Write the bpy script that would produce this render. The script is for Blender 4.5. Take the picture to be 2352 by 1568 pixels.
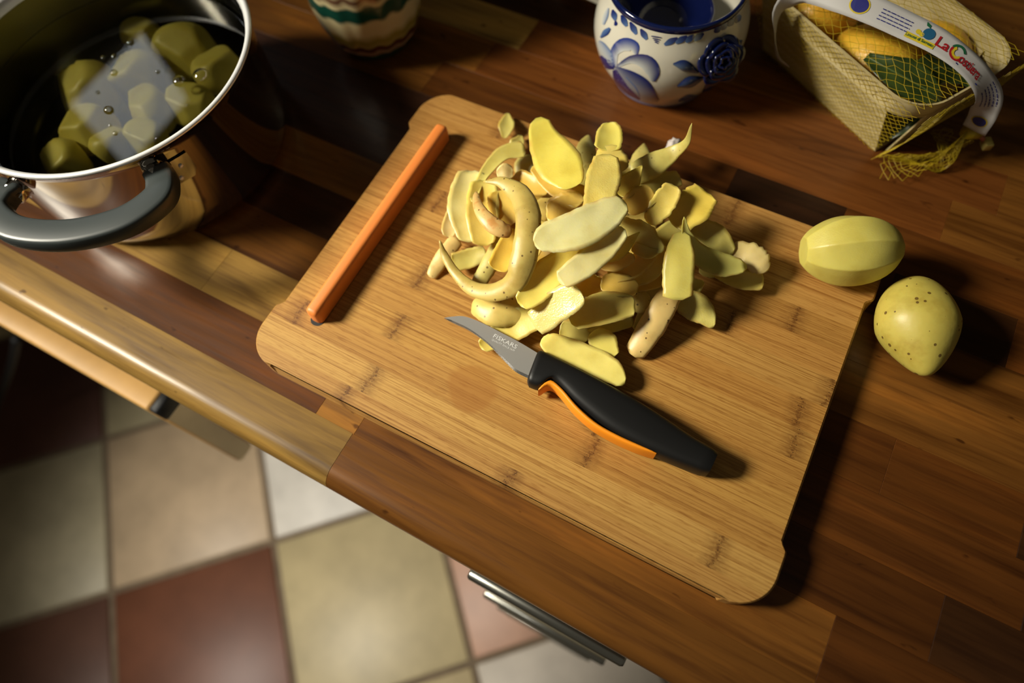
import bpy, bmesh, math, random
from mathutils import Vector, Matrix, noise

for o in list(bpy.data.objects):
    bpy.data.objects.remove(o, do_unlink=True)
C = bpy.context.scene.collection
SC = bpy.context.scene

# ------------------------------------------------------------------ camera
FPX, CX, CY = 1505.03, 1176.0, 784.0
M = Matrix(((0.8803159, 0.4109248, -0.2370331), (0.4711316, -0.8157580, 0.3355203), (-0.0554881, -0.4070377, -0.9117244)))
CAM = Vector((0.0829, -0.1870, 1.3103))
cd = bpy.data.cameras.new('camera'); cam = bpy.data.objects.new('camera', cd); C.objects.link(cam)
cd.sensor_width = 36; cd.lens = FPX / 2352 * 36; cd.clip_start = 0.01
rot = Matrix((M @ Vector((1, 0, 0)), M @ Vector((0, -1, 0)), M @ Vector((0, 0, -1)))).transposed()
cam.matrix_world = Matrix.Translation(CAM) @ rot.to_4x4()
SC.camera = cam
cd.dof.use_dof = True; cd.dof.focus_distance = 0.405; cd.dof.aperture_fstop = 2.9

# ------------------------------------------------------------------ light
SC.view_settings.view_transform = 'Standard'; SC.view_settings.look = 'None'
SC.view_settings.exposure = -0.14; SC.view_settings.gamma = 1.0; SC.view_settings.use_curve_mapping = False
W = bpy.data.worlds.new('world'); SC.world = W; W.use_nodes = True
W.node_tree.nodes['Background'].inputs[0].default_value = (1.0, 0.88, 0.68, 1)
W.node_tree.nodes['Background'].inputs[1].default_value = 0.075

def aim(o, target):
    o.rotation_euler = (Vector(target) - o.location).to_track_quat('-Z', 'Y').to_euler()

sl = bpy.data.lights.new('ceiling_spot', 'SPOT'); so = bpy.data.objects.new('ceiling_spot', sl); C.objects.link(so)
so.location = (-1.20, -0.60, 1.90); sl.energy = 285; sl.color = (1.0, 0.93, 0.77)
sl.spot_size = math.radians(26.5); sl.spot_blend = 1.0; sl.shadow_soft_size = 0.22
aim(so, (-0.085, -0.015, 0.92))
fl = bpy.data.lights.new('floor_fill_spot', 'SPOT'); fo = bpy.data.objects.new('floor_fill_spot', fl); C.objects.link(fo)  # added fill spot to brighten the floor tiles, not a known fixture
fo.location = (-0.55, -1.10, 2.30); fl.energy = 200; fl.color = (1.0, 0.95, 0.85)
fl.spot_size = math.radians(32); fl.spot_blend = 1.0; fl.shadow_soft_size = 0.10
aim(fo, (-0.36, -0.24, 0.0))
wl = bpy.data.lights.new('window_daylight', 'AREA'); wo = bpy.data.objects.new('window_daylight', wl); C.objects.link(wo)
wl.shape = 'RECTANGLE'; wl.size = 0.30; wl.size_y = 0.26; wl.energy = 0.95; wl.color = (0.90, 0.96, 1.0)
wo.location = (-1.69, 0.53, 2.06); wo.rotation_euler = (math.radians(90), 0, math.radians(-90))

# ------------------------------------------------------------------ helpers
def P(px, py, z):
    """world point seen at a photo pixel, at real height z"""
    d = M @ Vector((px - CX, py - CY, FPX))
    return CAM + d * ((z - CAM.z) / d.z)
def mpp(p):
    """metres per photo pixel at a world point"""
    return (M.transposed() @ (Vector(p) - CAM)).z / FPX
def tag(o, label, cat, group=None, kind=None):
    if label: o['label'] = label
    if cat: o['category'] = cat
    if group: o['group'] = group
    if kind: o['kind'] = kind
    return o
def empty(name, loc=(0, 0, 0), label=None, cat=None, group=None, kind=None):
    o = bpy.data.objects.new(name, None); C.objects.link(o); o.location = loc; o.empty_display_size = .02
    return tag(o, label, cat, group, kind)
def mesh(name, verts, faces, mat, parent=None, smooth=True, color=None):
    me = bpy.data.meshes.new(name); me.from_pydata([tuple(v) for v in verts], [], faces); me.update()
    return link(name, me, mat, parent, smooth, color)
def link(name, me, mat, parent=None, smooth=True, color=None):
    o = bpy.data.objects.new(name, me); C.objects.link(o)
    for m in (mat if isinstance(mat, (list, tuple)) else [mat]): me.materials.append(m)
    if smooth:
        me.polygons.foreach_set('use_smooth', [True] * len(me.polygons))
    if parent:
        o.parent = parent; o.matrix_parent_inverse = Matrix.Translation(-parent.location)
    if color: o.color = (*color, 1)
    return o
def from_bm(name, bm, mat, parent=None, smooth=True, color=None):
    bmesh.ops.recalc_face_normals(bm, faces=bm.faces[:])
    me = bpy.data.meshes.new(name); bm.to_mesh(me); bm.free()
    return link(name, me, mat, parent, smooth, color)
def box_bm(x0, x1, y0, y1, z0, z1, bev=0, seg=2):
    bm = bmesh.new(); bmesh.ops.create_cube(bm, size=1)
    for v in bm.verts:
        v.co = Vector(((x0 + x1) / 2 + v.co.x * (x1 - x0), (y0 + y1) / 2 + v.co.y * (y1 - y0), (z0 + z1) / 2 + v.co.z * (z1 - z0)))
    if bev: bmesh.ops.bevel(bm, geom=bm.edges[:], offset=bev, segments=seg, profile=.5, affect='EDGES')
    return bm
def box(name, x0, x1, y0, y1, z0, z1, mat, parent=None, bev=0, seg=2, color=None):
    return from_bm(name, box_bm(x0, x1, y0, y1, z0, z1, bev, seg), mat, parent, smooth=bev > .0015, color=color)
def lathe_vf(prof, n=64, c=(0, 0, 0)):
    v = [(c[0] + r * math.cos(2 * math.pi * k / n), c[1] + r * math.sin(2 * math.pi * k / n), c[2] + z) for r, z in prof for k in range(n)]
    f = [(i * n + k, i * n + (k + 1) % n, (i + 1) * n + (k + 1) % n, (i + 1) * n + k) for i in range(len(prof) - 1) for k in range(n)]
    return v, f
def lathe(name, prof, mat, parent=None, c=(0, 0, 0), n=64, closed_ends=True):
    v, f = lathe_vf(prof, n, c)
    if closed_ends:
        if prof[0][0] > 1e-6: f.append(tuple(range(n))[::-1])
        if prof[-1][0] > 1e-6: f.append(tuple(range((len(prof) - 1) * n, len(prof) * n)))
    return mesh(name, v, f, mat, parent)
def cr(pts, n):
    """Catmull-Rom through tuples, n samples"""
    out = []; k = len(pts) - 1
    for i in range(n):
        t = i / (n - 1) * k; j = min(int(t), k - 1); u = t - j
        p1, p2 = pts[j], pts[j + 1]
        p0 = pts[j - 1] if j > 0 else tuple(2 * a - b for a, b in zip(p1, p2))
        p3 = pts[j + 2] if j + 2 <= k else tuple(2 * b - a for a, b in zip(p1, p2))
        out.append(tuple(.5 * (2 * b + (c - a) * u + (2 * a - 5 * b + 4 * c - d) * u * u + (3 * b - a - 3 * c + d) * u ** 3) for a, b, c, d in zip(p0, p1, p2, p3)))
    return out
def tube_vf(path, rad, n=8, cap=True):
    path = [Vector(p) for p in path]; V = []; F = []
    up = None
    for i, p in enumerate(path):
        t = (path[min(i + 1, len(path) - 1)] - path[max(i - 1, 0)]).normalized()
        if up is None:
            up = Vector((0, 0, 1)) if abs(t.z) < .9 else Vector((1, 0, 0))
        s = t.cross(up).normalized(); up = s.cross(t).normalized()
        r = rad[i] if isinstance(rad, (list, tuple)) else rad
        for k in range(n):
            a = 2 * math.pi * k / n; V.append(p + s * (r * math.cos(a)) + up * (r * math.sin(a)))
    for i in range(len(path) - 1):
        for k in range(n):
            F.append((i * n + k, i * n + (k + 1) % n, (i + 1) * n + (k + 1) % n, (i + 1) * n + k))
    if cap:
        F.append(tuple(range(n))[::-1]); F.append(tuple(range((len(path) - 1) * n, len(path) * n)))
    return V, F
def tube(name, path, rad, mat, parent=None, n=10):
    return mesh(name, *tube_vf(path, rad, n), mat, parent)

# ------------------------------------------------------------------ materials
def srgb(r, g, b):
    f = lambda c: (c / 255) / 12.92 if c / 255 <= .04045 else ((c / 255 + .055) / 1.055) ** 2.4
    return (f(r), f(g), f(b))
class Mat:
    def __init__(s, name):
        s.m = bpy.data.materials.new(name); s.m.use_nodes = True; s.t = s.m.node_tree
        s.b = s.t.nodes['Principled BSDF']
    def n(s, typ, **kw):
        k = s.t.nodes.new(typ)
        for a, v in kw.items():
            if a.startswith('i_'):
                key = a[2:]; key = int(key) if key.isdigit() else key.replace('_', ' ')
                k.inputs[key].default_value = v
            else: setattr(k, a, v)
        return k
    def l(s, a, b): s.t.links.new(a, b)
    def set(s, **kw):
        for a, v in kw.items(): s.b.inputs[a.replace('_', ' ')].default_value = v if not (isinstance(v, tuple) and len(v) == 3) else (*v, 1)
        return s
    def ramp(s, src, stops, interp='LINEAR'):
        r = s.n('ShaderNodeValToRGB'); r.color_ramp.interpolation = interp; e = r.color_ramp.elements
        while len(e) < len(stops): e.new(.5)
        for k, (p, c) in zip(e, stops): k.position = p; k.color = (*c, 1) if len(c) == 3 else c
        s.l(src, r.inputs[0]); return r.outputs[0]
    def noise(s, vec, scale, detail=3, rough=.5, dist=0):
        k = s.n('ShaderNodeTexNoise', i_Scale=scale, i_Detail=detail, i_Roughness=rough, i_Distortion=dist)
        if vec is not None: s.l(vec, k.inputs['Vector'])
        return k.outputs['Fac']
    def mapping(s, vec, scale=(1, 1, 1), loc=None, rot=(0, 0, 0)):
        k = s.n('ShaderNodeMapping'); k.inputs['Scale'].default_value = scale; k.inputs['Rotation'].default_value = rot
        s.l(vec, k.inputs['Vector'])
        if loc is not None: s.l(loc, k.inputs['Location'])
        return k.outputs[0]
    def math(s, op, a, b=None, clamp=False):
        k = s.n('ShaderNodeMath', operation=op, use_clamp=clamp)
        for i, x in enumerate((a, b)):
            if x is None: continue
            if isinstance(x, (int, float)): k.inputs[i].default_value = x
            else: s.l(x, k.inputs[i])
        return k.outputs[0]
    def mix(s, fac, a, b, blend='MIX'):
        k = s.n('ShaderNodeMix', data_type='RGBA', blend_type=blend)
        for i, x in ((0, fac), (6, a), (7, b)):
            if isinstance(x, (int, float)): k.inputs[i].default_value = x
            elif isinstance(x, tuple): k.inputs[i].default_value = (*x, 1) if len(x) == 3 else x
            else: s.l(x, k.inputs[i])
        return k.outputs[2]
    def bump(s, h, strength=.3, dist=.001):
        k = s.n('ShaderNodeBump', i_Strength=strength, i_Distance=dist); s.l(h, k.inputs['Height']); s.l(k.outputs[0], s.b.inputs['Normal'])
    def col(s, c): s.l(c, s.b.inputs['Base Color'])
    @property
    def obj(s): return s.n('ShaderNodeTexCoord').outputs['Object']
    @property
    def info(s): return s.n('ShaderNodeObjectInfo')
def plain(name, c, rough=.5, metal=0, **kw):
    m = Mat(name); m.set(Base_Color=c, Roughness=rough, Metallic=metal, **kw); return m.m

def stave_mat():
    m = Mat('butcher_block'); inf = m.info
    cmb = m.n('ShaderNodeCombineXYZ'); r = m.math('MULTIPLY', inf.outputs['Random'], 37.0)
    m.l(r, cmb.inputs[0]); m.l(m.math('MULTIPLY', r, 1.7), cmb.inputs[1]); m.l(r, cmb.inputs[2])
    v = m.mapping(m.obj, (3.2, 34, 34), cmb.outputs[0]); big = m.noise(v, 1.0, 4, .55, 1.1)
    v2 = m.mapping(m.obj, (14, 260, 60), cmb.outputs[0]); fine = m.noise(v2, 1.0, 4, .6, .3)
    v3 = m.mapping(m.obj, (60, 130, 60), cmb.outputs[0]); sp = m.noise(v3, 1.0, 2, .5)
    g = m.ramp(big, [(.28, (.36, .29, .22)), (.42, (.85, .82, .78)), (.55, (1.08, 1.06, 1.0)), (.74, (1.6, 1.5, 1.25))])
    f = m.ramp(fine, [(.32, (.72, .66, .6)), (.55, (1.06, 1.06, 1.06))])
    k = m.ramp(sp, [(.24, (.25, .18, .14)), (.30, (1, 1, 1))])
    c = m.mix(1.0, inf.outputs['Color'], g, 'MULTIPLY'); c = m.mix(1.0, c, f, 'MULTIPLY'); c = m.mix(.8, c, k, 'MULTIPLY')
    m.col(c); m.l(m.ramp(fine, [(.3, (.42, .42, .42)), (.7, (.30, .30, .30))]), m.b.inputs['Roughness'])
    m.set(Coat_Weight=.05, Coat_Roughness=.15, Specular_IOR_Level=.28); m.bump(fine, .12, .0006); return m.m
def bamboo_mat():
    m = Mat('bamboo'); inf = m.info
    cmb = m.n('ShaderNodeCombineXYZ'); r = m.math('MULTIPLY', inf.outputs['Random'], 23.0); m.l(r, cmb.inputs[0]); m.l(r, cmb.inputs[1])
    o = m.obj
    st = m.noise(m.mapping(o, (6, 1500, 300), cmb.outputs[0]), 1, 3, .6, .15)
    st2 = m.noise(m.mapping(o, (4, 420, 200), cmb.outputs[0]), 1, 3, .55, .2)
    dash = m.noise(m.mapping(o, (90, 1100, 300), cmb.outputs[0]), 1, 2, .5)
    c = m.mix(1.0, inf.outputs['Color'], m.ramp(st, [(.30, (.58, .46, .34)), (.50, (1, 1, 1)), (.75, (1.12, 1.14, 1.15))]), 'MULTIPLY')
    c = m.mix(1.0, c, m.ramp(st2, [(.28, (.66, .55, .42)), (.48, (1, 1, 1))]), 'MULTIPLY')
    c = m.mix(.55, c, m.ramp(dash, [(.34, (.62, .48, .32)), (.44, (1, 1, 1))]), 'MULTIPLY')
    sx = m.n('ShaderNodeSeparateXYZ'); m.l(o, sx.inputs[0])
    wob = m.math('MULTIPLY', m.math('SUBTRACT', m.noise(o, 60, 2), .5), .008)
    for nm in ('knot_a', 'knot_b'):
        at = m.n('ShaderNodeAttribute', attribute_type='OBJECT', attribute_name=nm)
        d = m.math('ABSOLUTE', m.math('SUBTRACT', m.math('ADD', sx.outputs[0], wob), at.outputs['Fac']))
        band = m.ramp(m.math('MULTIPLY', d, 60), [(.0, (1, 1, 1)), (.12, (.62, .62, .62)), (.6, (0, 0, 0))])
        sp = m.ramp(m.noise(m.mapping(o, (300, 700, 300)), 1, 2), [(.42, (1, 1, 1)), (.60, (.5, .5, .5))])
        fac = m.mix(1.0, m.mix(1.0, band, sp, 'MULTIPLY'), (.9, .9, .9), 'MULTIPLY'); c = m.mix(fac, c, srgb(96, 56, 18))
        vo = m.n('ShaderNodeTexVoronoi', i_Scale=760.0); m.l(o, vo.inputs['Vector'])
        dot = m.ramp(vo.outputs['Distance'], [(.16, (1, 1, 1)), (.28, (0, 0, 0))])
        nar = m.ramp(m.math('MULTIPLY', d, 60), [(.08, (1, 1, 1)), (.2, (0, 0, 0))])
        c = m.mix(m.mix(1.0, dot, nar, 'MULTIPLY'), c, srgb(52, 26, 8))
    # old damp stain beside the knife
    gx = m.n('ShaderNodeVectorMath', operation='DISTANCE'); gx.inputs[1].default_value = (-.027, -.083, .917)
    wv = m.mapping(o, (1, 1, 1)); nz = m.n('ShaderNodeTexNoise', i_Scale=70.0); m.l(o, nz.inputs['Vector'])
    dis = m.math('ADD', 0, 0); m.l(wv, gx.inputs[0])
    dd = m.math('ADD', gx.outputs['Value'], m.math('MULTIPLY', m.math('SUBTRACT', nz.outputs['Fac'], .5), .012))
    stain = m.ramp(m.math('MULTIPLY', dd, 40), [(.58, (.42, .42, .42)), (.72, (0, 0, 0))])
    c = m.mix(stain, c, srgb(150, 92, 30))
    m.col(c); m.set(Roughness=.46); m.bump(st, .12, .0004); return m.m
def flesh_mat(wet=False):
    m = Mat('wet_potato_flesh' if wet else 'potato_flesh'); inf = m.info
    n1 = m.noise(m.obj, 55, 3, .55); n2 = m.noise(m.obj, 900, 2, .6)
    c = m.mix(1.0, inf.outputs['Color'], m.ramp(n1, [(.30, (.90, .86, .74)), (.52, (1, 1, 1)), (.75, (1.05, 1.07, 1.18))]), 'MULTIPLY')
    ra = m.n('ShaderNodeAttribute', attribute_name='rim'); rf = m.math('MULTIPLY', ra.outputs['Fac'], m.ramp(m.noise(m.obj, 120, 3), [(.38, (.12, .12, .12)), (.62, (.85, .85, .85))]))
    c = m.mix(rf, c, srgb(190, 146, 74))
    m.col(c); m.set(Roughness=.22 if wet else .42, Subsurface_Weight=.4, Subsurface_Scale=.005)
    m.b.inputs['Subsurface Radius'].default_value = (1.0, .75, .25)
    m.bump(n2, .5 if wet else .18, .0004); return m.m
def skin_mat(rough_skin=False, dots=.21, dscale=270.0, nm='potato_skin'):
    m = Mat('russet_potato_skin' if rough_skin else nm); inf = m.info; o = m.obj
    n1 = m.noise(o, 45, 4, .6)
    base = m.mix(1.0, inf.outputs['Color'], m.ramp(n1, [(.28, (.74, .66, .52)), (.5, (1, 1, 1)), (.75, (1.08, 1.08, 1.1))]), 'MULTIPLY')
    vo = m.n('ShaderNodeTexVoronoi', i_Scale=dscale); m.l(o, vo.inputs['Vector'])
    rnd = m.n('ShaderNodeSeparateColor'); m.l(vo.outputs['Color'], rnd.inputs[0])
    size = m.math('MULTIPLY', rnd.outputs[0], dots)
    dot = m.math('LESS_THAN', vo.outputs['Distance'], size)
    c = m.mix(m.math('MULTIPLY', dot, .85), base, srgb(84, 56, 20))
    vb = m.n('ShaderNodeTexVoronoi', i_Scale=62.0); m.l(o, vb.inputs['Vector'])
    rb = m.n('ShaderNodeSeparateColor'); m.l(vb.outputs['Color'], rb.inputs[0])
    big = m.math('LESS_THAN', m.math('ADD', vb.outputs['Distance'], m.math('MULTIPLY', m.math('SUBTRACT', m.noise(o, 400, 2), .5), .12)), m.math('MULTIPLY', m.math('SUBTRACT', rb.outputs[1], .62, clamp=True), .33))
    c = m.mix(m.math('MULTIPLY', big, .8), c, srgb(70, 44, 16))
    if rough_skin:
        c = m.mix(m.ramp(m.noise(o, 130, 3), [(.48, (0, 0, 0)), (.6, (.7, .7, .7))]), c, srgb(196, 132, 62))
    m.col(c); m.set(Roughness=.42, Subsurface_Weight=.12, Subsurface_Scale=.003); m.bump(m.noise(o, 260, 3), .25, .0005); return m.m
def tinted(name, rough=.4, amp=.25, scale=30, metal=0, **kw):
    m = Mat(name); n1 = m.noise(m.obj, scale, 4, .6)
    c = m.mix(1.0, m.info.outputs['Color'], m.ramp(n1, [(.3, (1 - amp,) * 3), (.7, (1 + amp * .5,) * 3)]), 'MULTIPLY')
    m.col(c); m.set(Roughness=rough, Metallic=metal, **kw); return m.m
def attr_mat(name, rough=.15, **kw):
    m = Mat(name); a = m.n('ShaderNodeAttribute', attribute_name='paint'); m.col(a.outputs['Color']); m.set(Roughness=rough, **kw); return m.m

STAVE, BAMBOO, FLESH, WET, SKIN, RUSSET = stave_mat(), bamboo_mat(), flesh_mat(), flesh_mat(True), skin_mat(), skin_mat(True)
TILE = tinted('floor_tile', .45, .22, 9); GROUT = tinted('grout', .9, .2, 40)
STEEL = plain('polished_steel', (.62, .60, .57), .07, 1.0); RIM = plain('brushed_rim_steel', (.95, .95, .94), .38, .45)
BLADE = plain('satin_blade_steel', (.40, .39, .37), .42, .55); EDGE = plain('ground_edge_steel', (.80, .80, .79), .18, 1.0)
HANDLE_BLACK = plain('black_soft_plastic', (.007, .007, .007), .45, 0, Specular_IOR_Level=.3); POT_BLACK = plain('grey_black_bakelite', (.035, .043, .043), .40)
ORANGE = plain('orange_silicone', srgb(224, 130, 58), .5, Subsurface_Weight=.1, Subsurface_Scale=.003); INSERT = plain('orange_grip', srgb(242, 146, 24), .45)
BLACK = plain('matt_black', (.006, .006, .006), .6)
BEECH = tinted('pale_beech', .4, .14, 20); VENEER_M = Mat('poplar_veneer')
_n = VENEER_M.noise(VENEER_M.mapping(VENEER_M.obj, (18, 18, 160)), 1, 4, .6)
VENEER_M.col(VENEER_M.ramp(_n, [(.3, srgb(168, 150, 96)), (.6, srgb(212, 196, 146))])); VENEER_M.set(Roughness=.6); VENEER = VENEER_M.m
GLAZE = plain('white_glaze', srgb(212, 208, 192), .10, Coat_Weight=.4, Coat_Roughness=.05); PAINT = attr_mat('cobalt_paint', .12, Coat_Weight=.4, Coat_Roughness=.05)
NAVY = plain('navy_glaze', srgb(10, 22, 66), .10, Coat_Weight=.6, Coat_Roughness=.05)
NET = plain('yellow_net', srgb(186, 160, 28), .4); LABEL = plain('white_label_paper', srgb(200, 198, 196), .5)
INK_BLUE = plain('blue_ink', srgb(36, 40, 120), .5); INK_RED = plain('red_ink', srgb(168, 24, 34), .5); INK_GREEN = plain('green_ink', srgb(30, 98, 62), .5)
INK_YEL = plain('yellow_ink', srgb(214, 190, 40), .5); INK_CYAN = plain('teal_ink', srgb(32, 92, 128), .5)
ETCH = plain('etched_lettering', (.66, .66, .64), .5)
WALL = tinted('wall_paint', .8, .08, 6)
random.seed(4)

# ------------------------------------------------------------------ setting
ZC, BT = .900, .917
floor = box('floor', -2.2, 1.6, -1.9, 1.01, -.03, -.004, GROUT, color=srgb(120, 104, 84)); floor['kind'] = 'structure'
TO, TP = Vector((-.702, -.523, 0)), .3205
tu, tv = Vector((.7071, .7071, 0)), Vector((-.7071, .7071, 0))
tcol = {(0, 0): (192, 168, 136), (1, 0): (226, 220, 208), (0, -1): (112, 68, 46), (1, -1): (192, 176, 134), (-1, 0): (178, 168, 138), (-1, -1): (98, 64, 48),
        (-1, 1): (92, 56, 42), (0, 1): (172, 160, 126), (2, -1): (200, 154, 126), (2, -2): (226, 216, 200), (1, -2): (206, 188, 146), (0, -2): (128, 70, 44),
        (1, 1): (200, 184, 160), (2, 0): (214, 196, 180), (3, -2): (206, 180, 150), (3, -3): (196, 178, 140)}
pal = [(128, 70, 44), (196, 178, 134), (212, 200, 180), (186, 160, 126), (116, 66, 44)]
tm = None
for i in range(-4, 6):
    for j in range(-5, 5):
        c = TO + tu * ((i + .5) * TP) + tv * ((j + .5) * TP)
        if not (-2.0 < c.x < 1.4 and -1.7 < c.y < .35): continue
        if tm is None:
            h = TP / 2 - .0055
            bm = box_bm(-h, h, -h, h, -.008, .0, .003, 2); bmesh.ops.recalc_face_normals(bm, faces=bm.faces[:])
            tm = bpy.data.meshes.new('tile'); bm.to_mesh(tm); bm.free(); tm.materials.append(TILE)
            tm.polygons.foreach_set('use_smooth', [True] * len(tm.polygons))
        o = bpy.data.objects.new('tile', tm); C.objects.link(o); o.location = c; o.rotation_euler.z = math.radians(45)
        o.parent = floor; o.color = (*srgb(*tcol.get((i, j), random.choice(pal))), 1)
wb = box('wall_back', -.95, 1.6, .44, .50, 0, 2.6, WALL, color=srgb(118, 110, 84)); wb['kind'] = 'structure'
wf = box('wall_far', -1.80, -.95, .95, 1.01, 0, 2.6, WALL, color=srgb(118, 110, 84)); wf['kind'] = 'structure'
# left wall with a real window opening
wlft = empty('wall_left', (-1.75, 0, 0), kind='structure')
for (y0, y1, z0, z1) in ((-1.9, .35, 0, 2.6), (.71, .95, 0, 2.6), (.35, .71, 0, 1.89), (.35, .71, 2.21, 2.6)):
    if y1 > .5: y1 = min(y1, .95)
    box('wall_panel', -1.80, -1.70, y0, y1, z0, z1, WALL, wlft, color=srgb(118, 110, 84))
win = empty('window_1', (-1.75, .5, 1.83), kind='structure')
for (y0, y1, z0, z1) in ((.35, .38, 1.89, 2.21), (.68, .71, 1.89, 2.21), (.35, .71, 1.89, 1.92), (.35, .71, 2.18, 2.21)):
    box('window_frame', -1.77, -1.71, y0, y1, z0, z1, plain('window_white', (.6, .6, .58), .4) if 'window_white' not in bpy.data.materials else bpy.data.materials['window_white'], win, .004)

# ------------------------------------------------------------------ butcher block worktop
ctop = empty('butcher_block_countertop', (0, .13, .87), 'glossy butcher block countertop glued up from light and dark wooden staves', 'countertop')
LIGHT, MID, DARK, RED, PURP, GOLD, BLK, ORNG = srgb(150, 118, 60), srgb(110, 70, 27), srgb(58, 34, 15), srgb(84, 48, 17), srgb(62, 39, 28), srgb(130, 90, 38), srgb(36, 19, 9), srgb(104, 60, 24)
rows = {0: [(-.9, srgb(130, 102, 52)), (-.086, MID), (.36, RED)], 1: [(-.9, RED), (-.116, GOLD), (-.085, MID), (.22, RED), (.30, BLK)], 2: [(-.9, MID), (-.47, LIGHT), (-.248, LIGHT), (.05, RED), (.27, DARK), (.34, BLK)],  # front rows: right-end DARK/BLK staves have light falloff painted into their colour
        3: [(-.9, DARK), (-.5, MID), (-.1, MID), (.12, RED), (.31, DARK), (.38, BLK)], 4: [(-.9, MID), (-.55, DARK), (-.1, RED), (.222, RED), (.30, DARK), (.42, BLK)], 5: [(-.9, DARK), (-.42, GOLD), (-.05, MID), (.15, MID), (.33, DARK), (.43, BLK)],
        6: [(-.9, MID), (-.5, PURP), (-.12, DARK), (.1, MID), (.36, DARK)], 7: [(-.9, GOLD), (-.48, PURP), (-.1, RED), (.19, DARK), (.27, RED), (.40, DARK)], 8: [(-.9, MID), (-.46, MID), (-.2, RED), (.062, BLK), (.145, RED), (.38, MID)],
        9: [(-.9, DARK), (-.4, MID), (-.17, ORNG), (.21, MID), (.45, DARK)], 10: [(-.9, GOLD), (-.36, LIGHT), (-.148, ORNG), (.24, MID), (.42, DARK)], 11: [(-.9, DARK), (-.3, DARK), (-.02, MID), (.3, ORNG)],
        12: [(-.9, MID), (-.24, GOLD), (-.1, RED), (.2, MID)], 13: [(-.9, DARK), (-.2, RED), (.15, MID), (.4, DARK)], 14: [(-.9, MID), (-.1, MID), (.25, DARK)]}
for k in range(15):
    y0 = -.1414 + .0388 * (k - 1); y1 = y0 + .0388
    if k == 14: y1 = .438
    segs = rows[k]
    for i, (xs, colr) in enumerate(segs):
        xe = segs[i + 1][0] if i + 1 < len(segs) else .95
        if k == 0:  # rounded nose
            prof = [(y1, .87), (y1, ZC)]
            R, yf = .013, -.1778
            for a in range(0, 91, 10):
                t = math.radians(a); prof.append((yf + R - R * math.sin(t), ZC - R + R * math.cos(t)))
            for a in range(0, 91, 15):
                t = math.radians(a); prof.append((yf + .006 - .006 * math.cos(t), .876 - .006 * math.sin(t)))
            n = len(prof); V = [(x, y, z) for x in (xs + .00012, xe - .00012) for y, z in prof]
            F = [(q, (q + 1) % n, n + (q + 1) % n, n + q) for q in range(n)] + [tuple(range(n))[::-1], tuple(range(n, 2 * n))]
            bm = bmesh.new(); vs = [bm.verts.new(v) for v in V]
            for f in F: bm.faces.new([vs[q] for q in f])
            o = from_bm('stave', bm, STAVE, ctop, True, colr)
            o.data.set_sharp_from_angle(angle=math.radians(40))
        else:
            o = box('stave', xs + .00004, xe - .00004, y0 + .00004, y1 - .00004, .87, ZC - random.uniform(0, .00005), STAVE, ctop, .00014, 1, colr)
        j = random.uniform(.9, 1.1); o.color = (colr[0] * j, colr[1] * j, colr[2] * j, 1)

# ------------------------------------------------------------------ base cabinets
HSTEEL = plain('brushed_handle_steel', (.42, .42, .38), .3, 1.0)
WHITE = tinted('cream_cabinet', .4, .06, 5)
cab = empty('drawer_cabinet', (.08, .1, 0), 'cream drawer unit with steel bar handles below the worktop', 'cabinet')
box('body', -.26, .52, -.130, .42, .10, .868, WHITE, cab, color=srgb(200, 186, 160))
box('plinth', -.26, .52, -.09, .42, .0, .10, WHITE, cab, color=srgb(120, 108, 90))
for zi, (z0, z1, hy) in enumerate(((.70, .865, -.178), (.50, .695, -.184), (.30, .495, -.188), (.11, .295, -.190))):
    d = box('drawer', -.258, .518, -.150 if zi == 0 else -.156, -.131, z0, z1, WHITE, cab, .002, 1, srgb(206, 192, 166))
    zc = z1 - .062 if zi == 0 else z1 - .045
    h = tube('handle', [(.011, hy, zc), (.0125, hy, zc), (.133, hy, zc), (.135, hy, zc)], [.0042, .0052, .0052, .0042], HSTEEL, None, 14)
    h.parent = d; h.matrix_parent_inverse = d.matrix_world.inverted()
    for x in (.026, .120):
        s = tube('handle_post', [(x, hy, zc), (x, -.150, zc)], .0035, RIM, None, 8); s.parent = h
cab2 = empty('wooden_front_cabinet', (-.6, .1, 0), 'cabinet with a pale beech drawer front standing out past the worktop edge', 'cabinet')
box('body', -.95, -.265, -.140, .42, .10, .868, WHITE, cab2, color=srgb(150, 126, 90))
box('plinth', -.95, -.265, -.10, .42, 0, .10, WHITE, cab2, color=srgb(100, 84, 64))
d = box('drawer_front', -.95, -.281, -.194, -.172, .645, .82, BEECH, cab2, .003, 2, srgb(206, 160, 94))
box('end_strip', -.2815, -.272, -.193, -.173, .800, .8195, BLACK, d, .002, 1); d.children[0].matrix_parent_inverse = Matrix()
box('lightened_edge', -.2808, -.2785, -.192, -.174, .648, .798, BEECH, d, 0, 1, srgb(236, 220, 186)); d.children[1].matrix_parent_inverse = Matrix()  # drawer edge coloured paler in place of ambient light on that face
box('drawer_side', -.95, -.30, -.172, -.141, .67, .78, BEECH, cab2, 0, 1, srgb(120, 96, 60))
btube = tube('black_tube', cr([tuple(P(38, 778, .55)), tuple(P(30, 822, .44)), tuple(P(16, 868, .34)), tuple(P(2, 905, .22)), tuple(P(-20, 960, .12)), tuple(P(-60, 1030, .006))], 24), .006, BLACK)  # curved black tube at the far left, nature unidentified
tag(btube, 'black curved tube hanging below the beech drawer front', 'cable')

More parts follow.
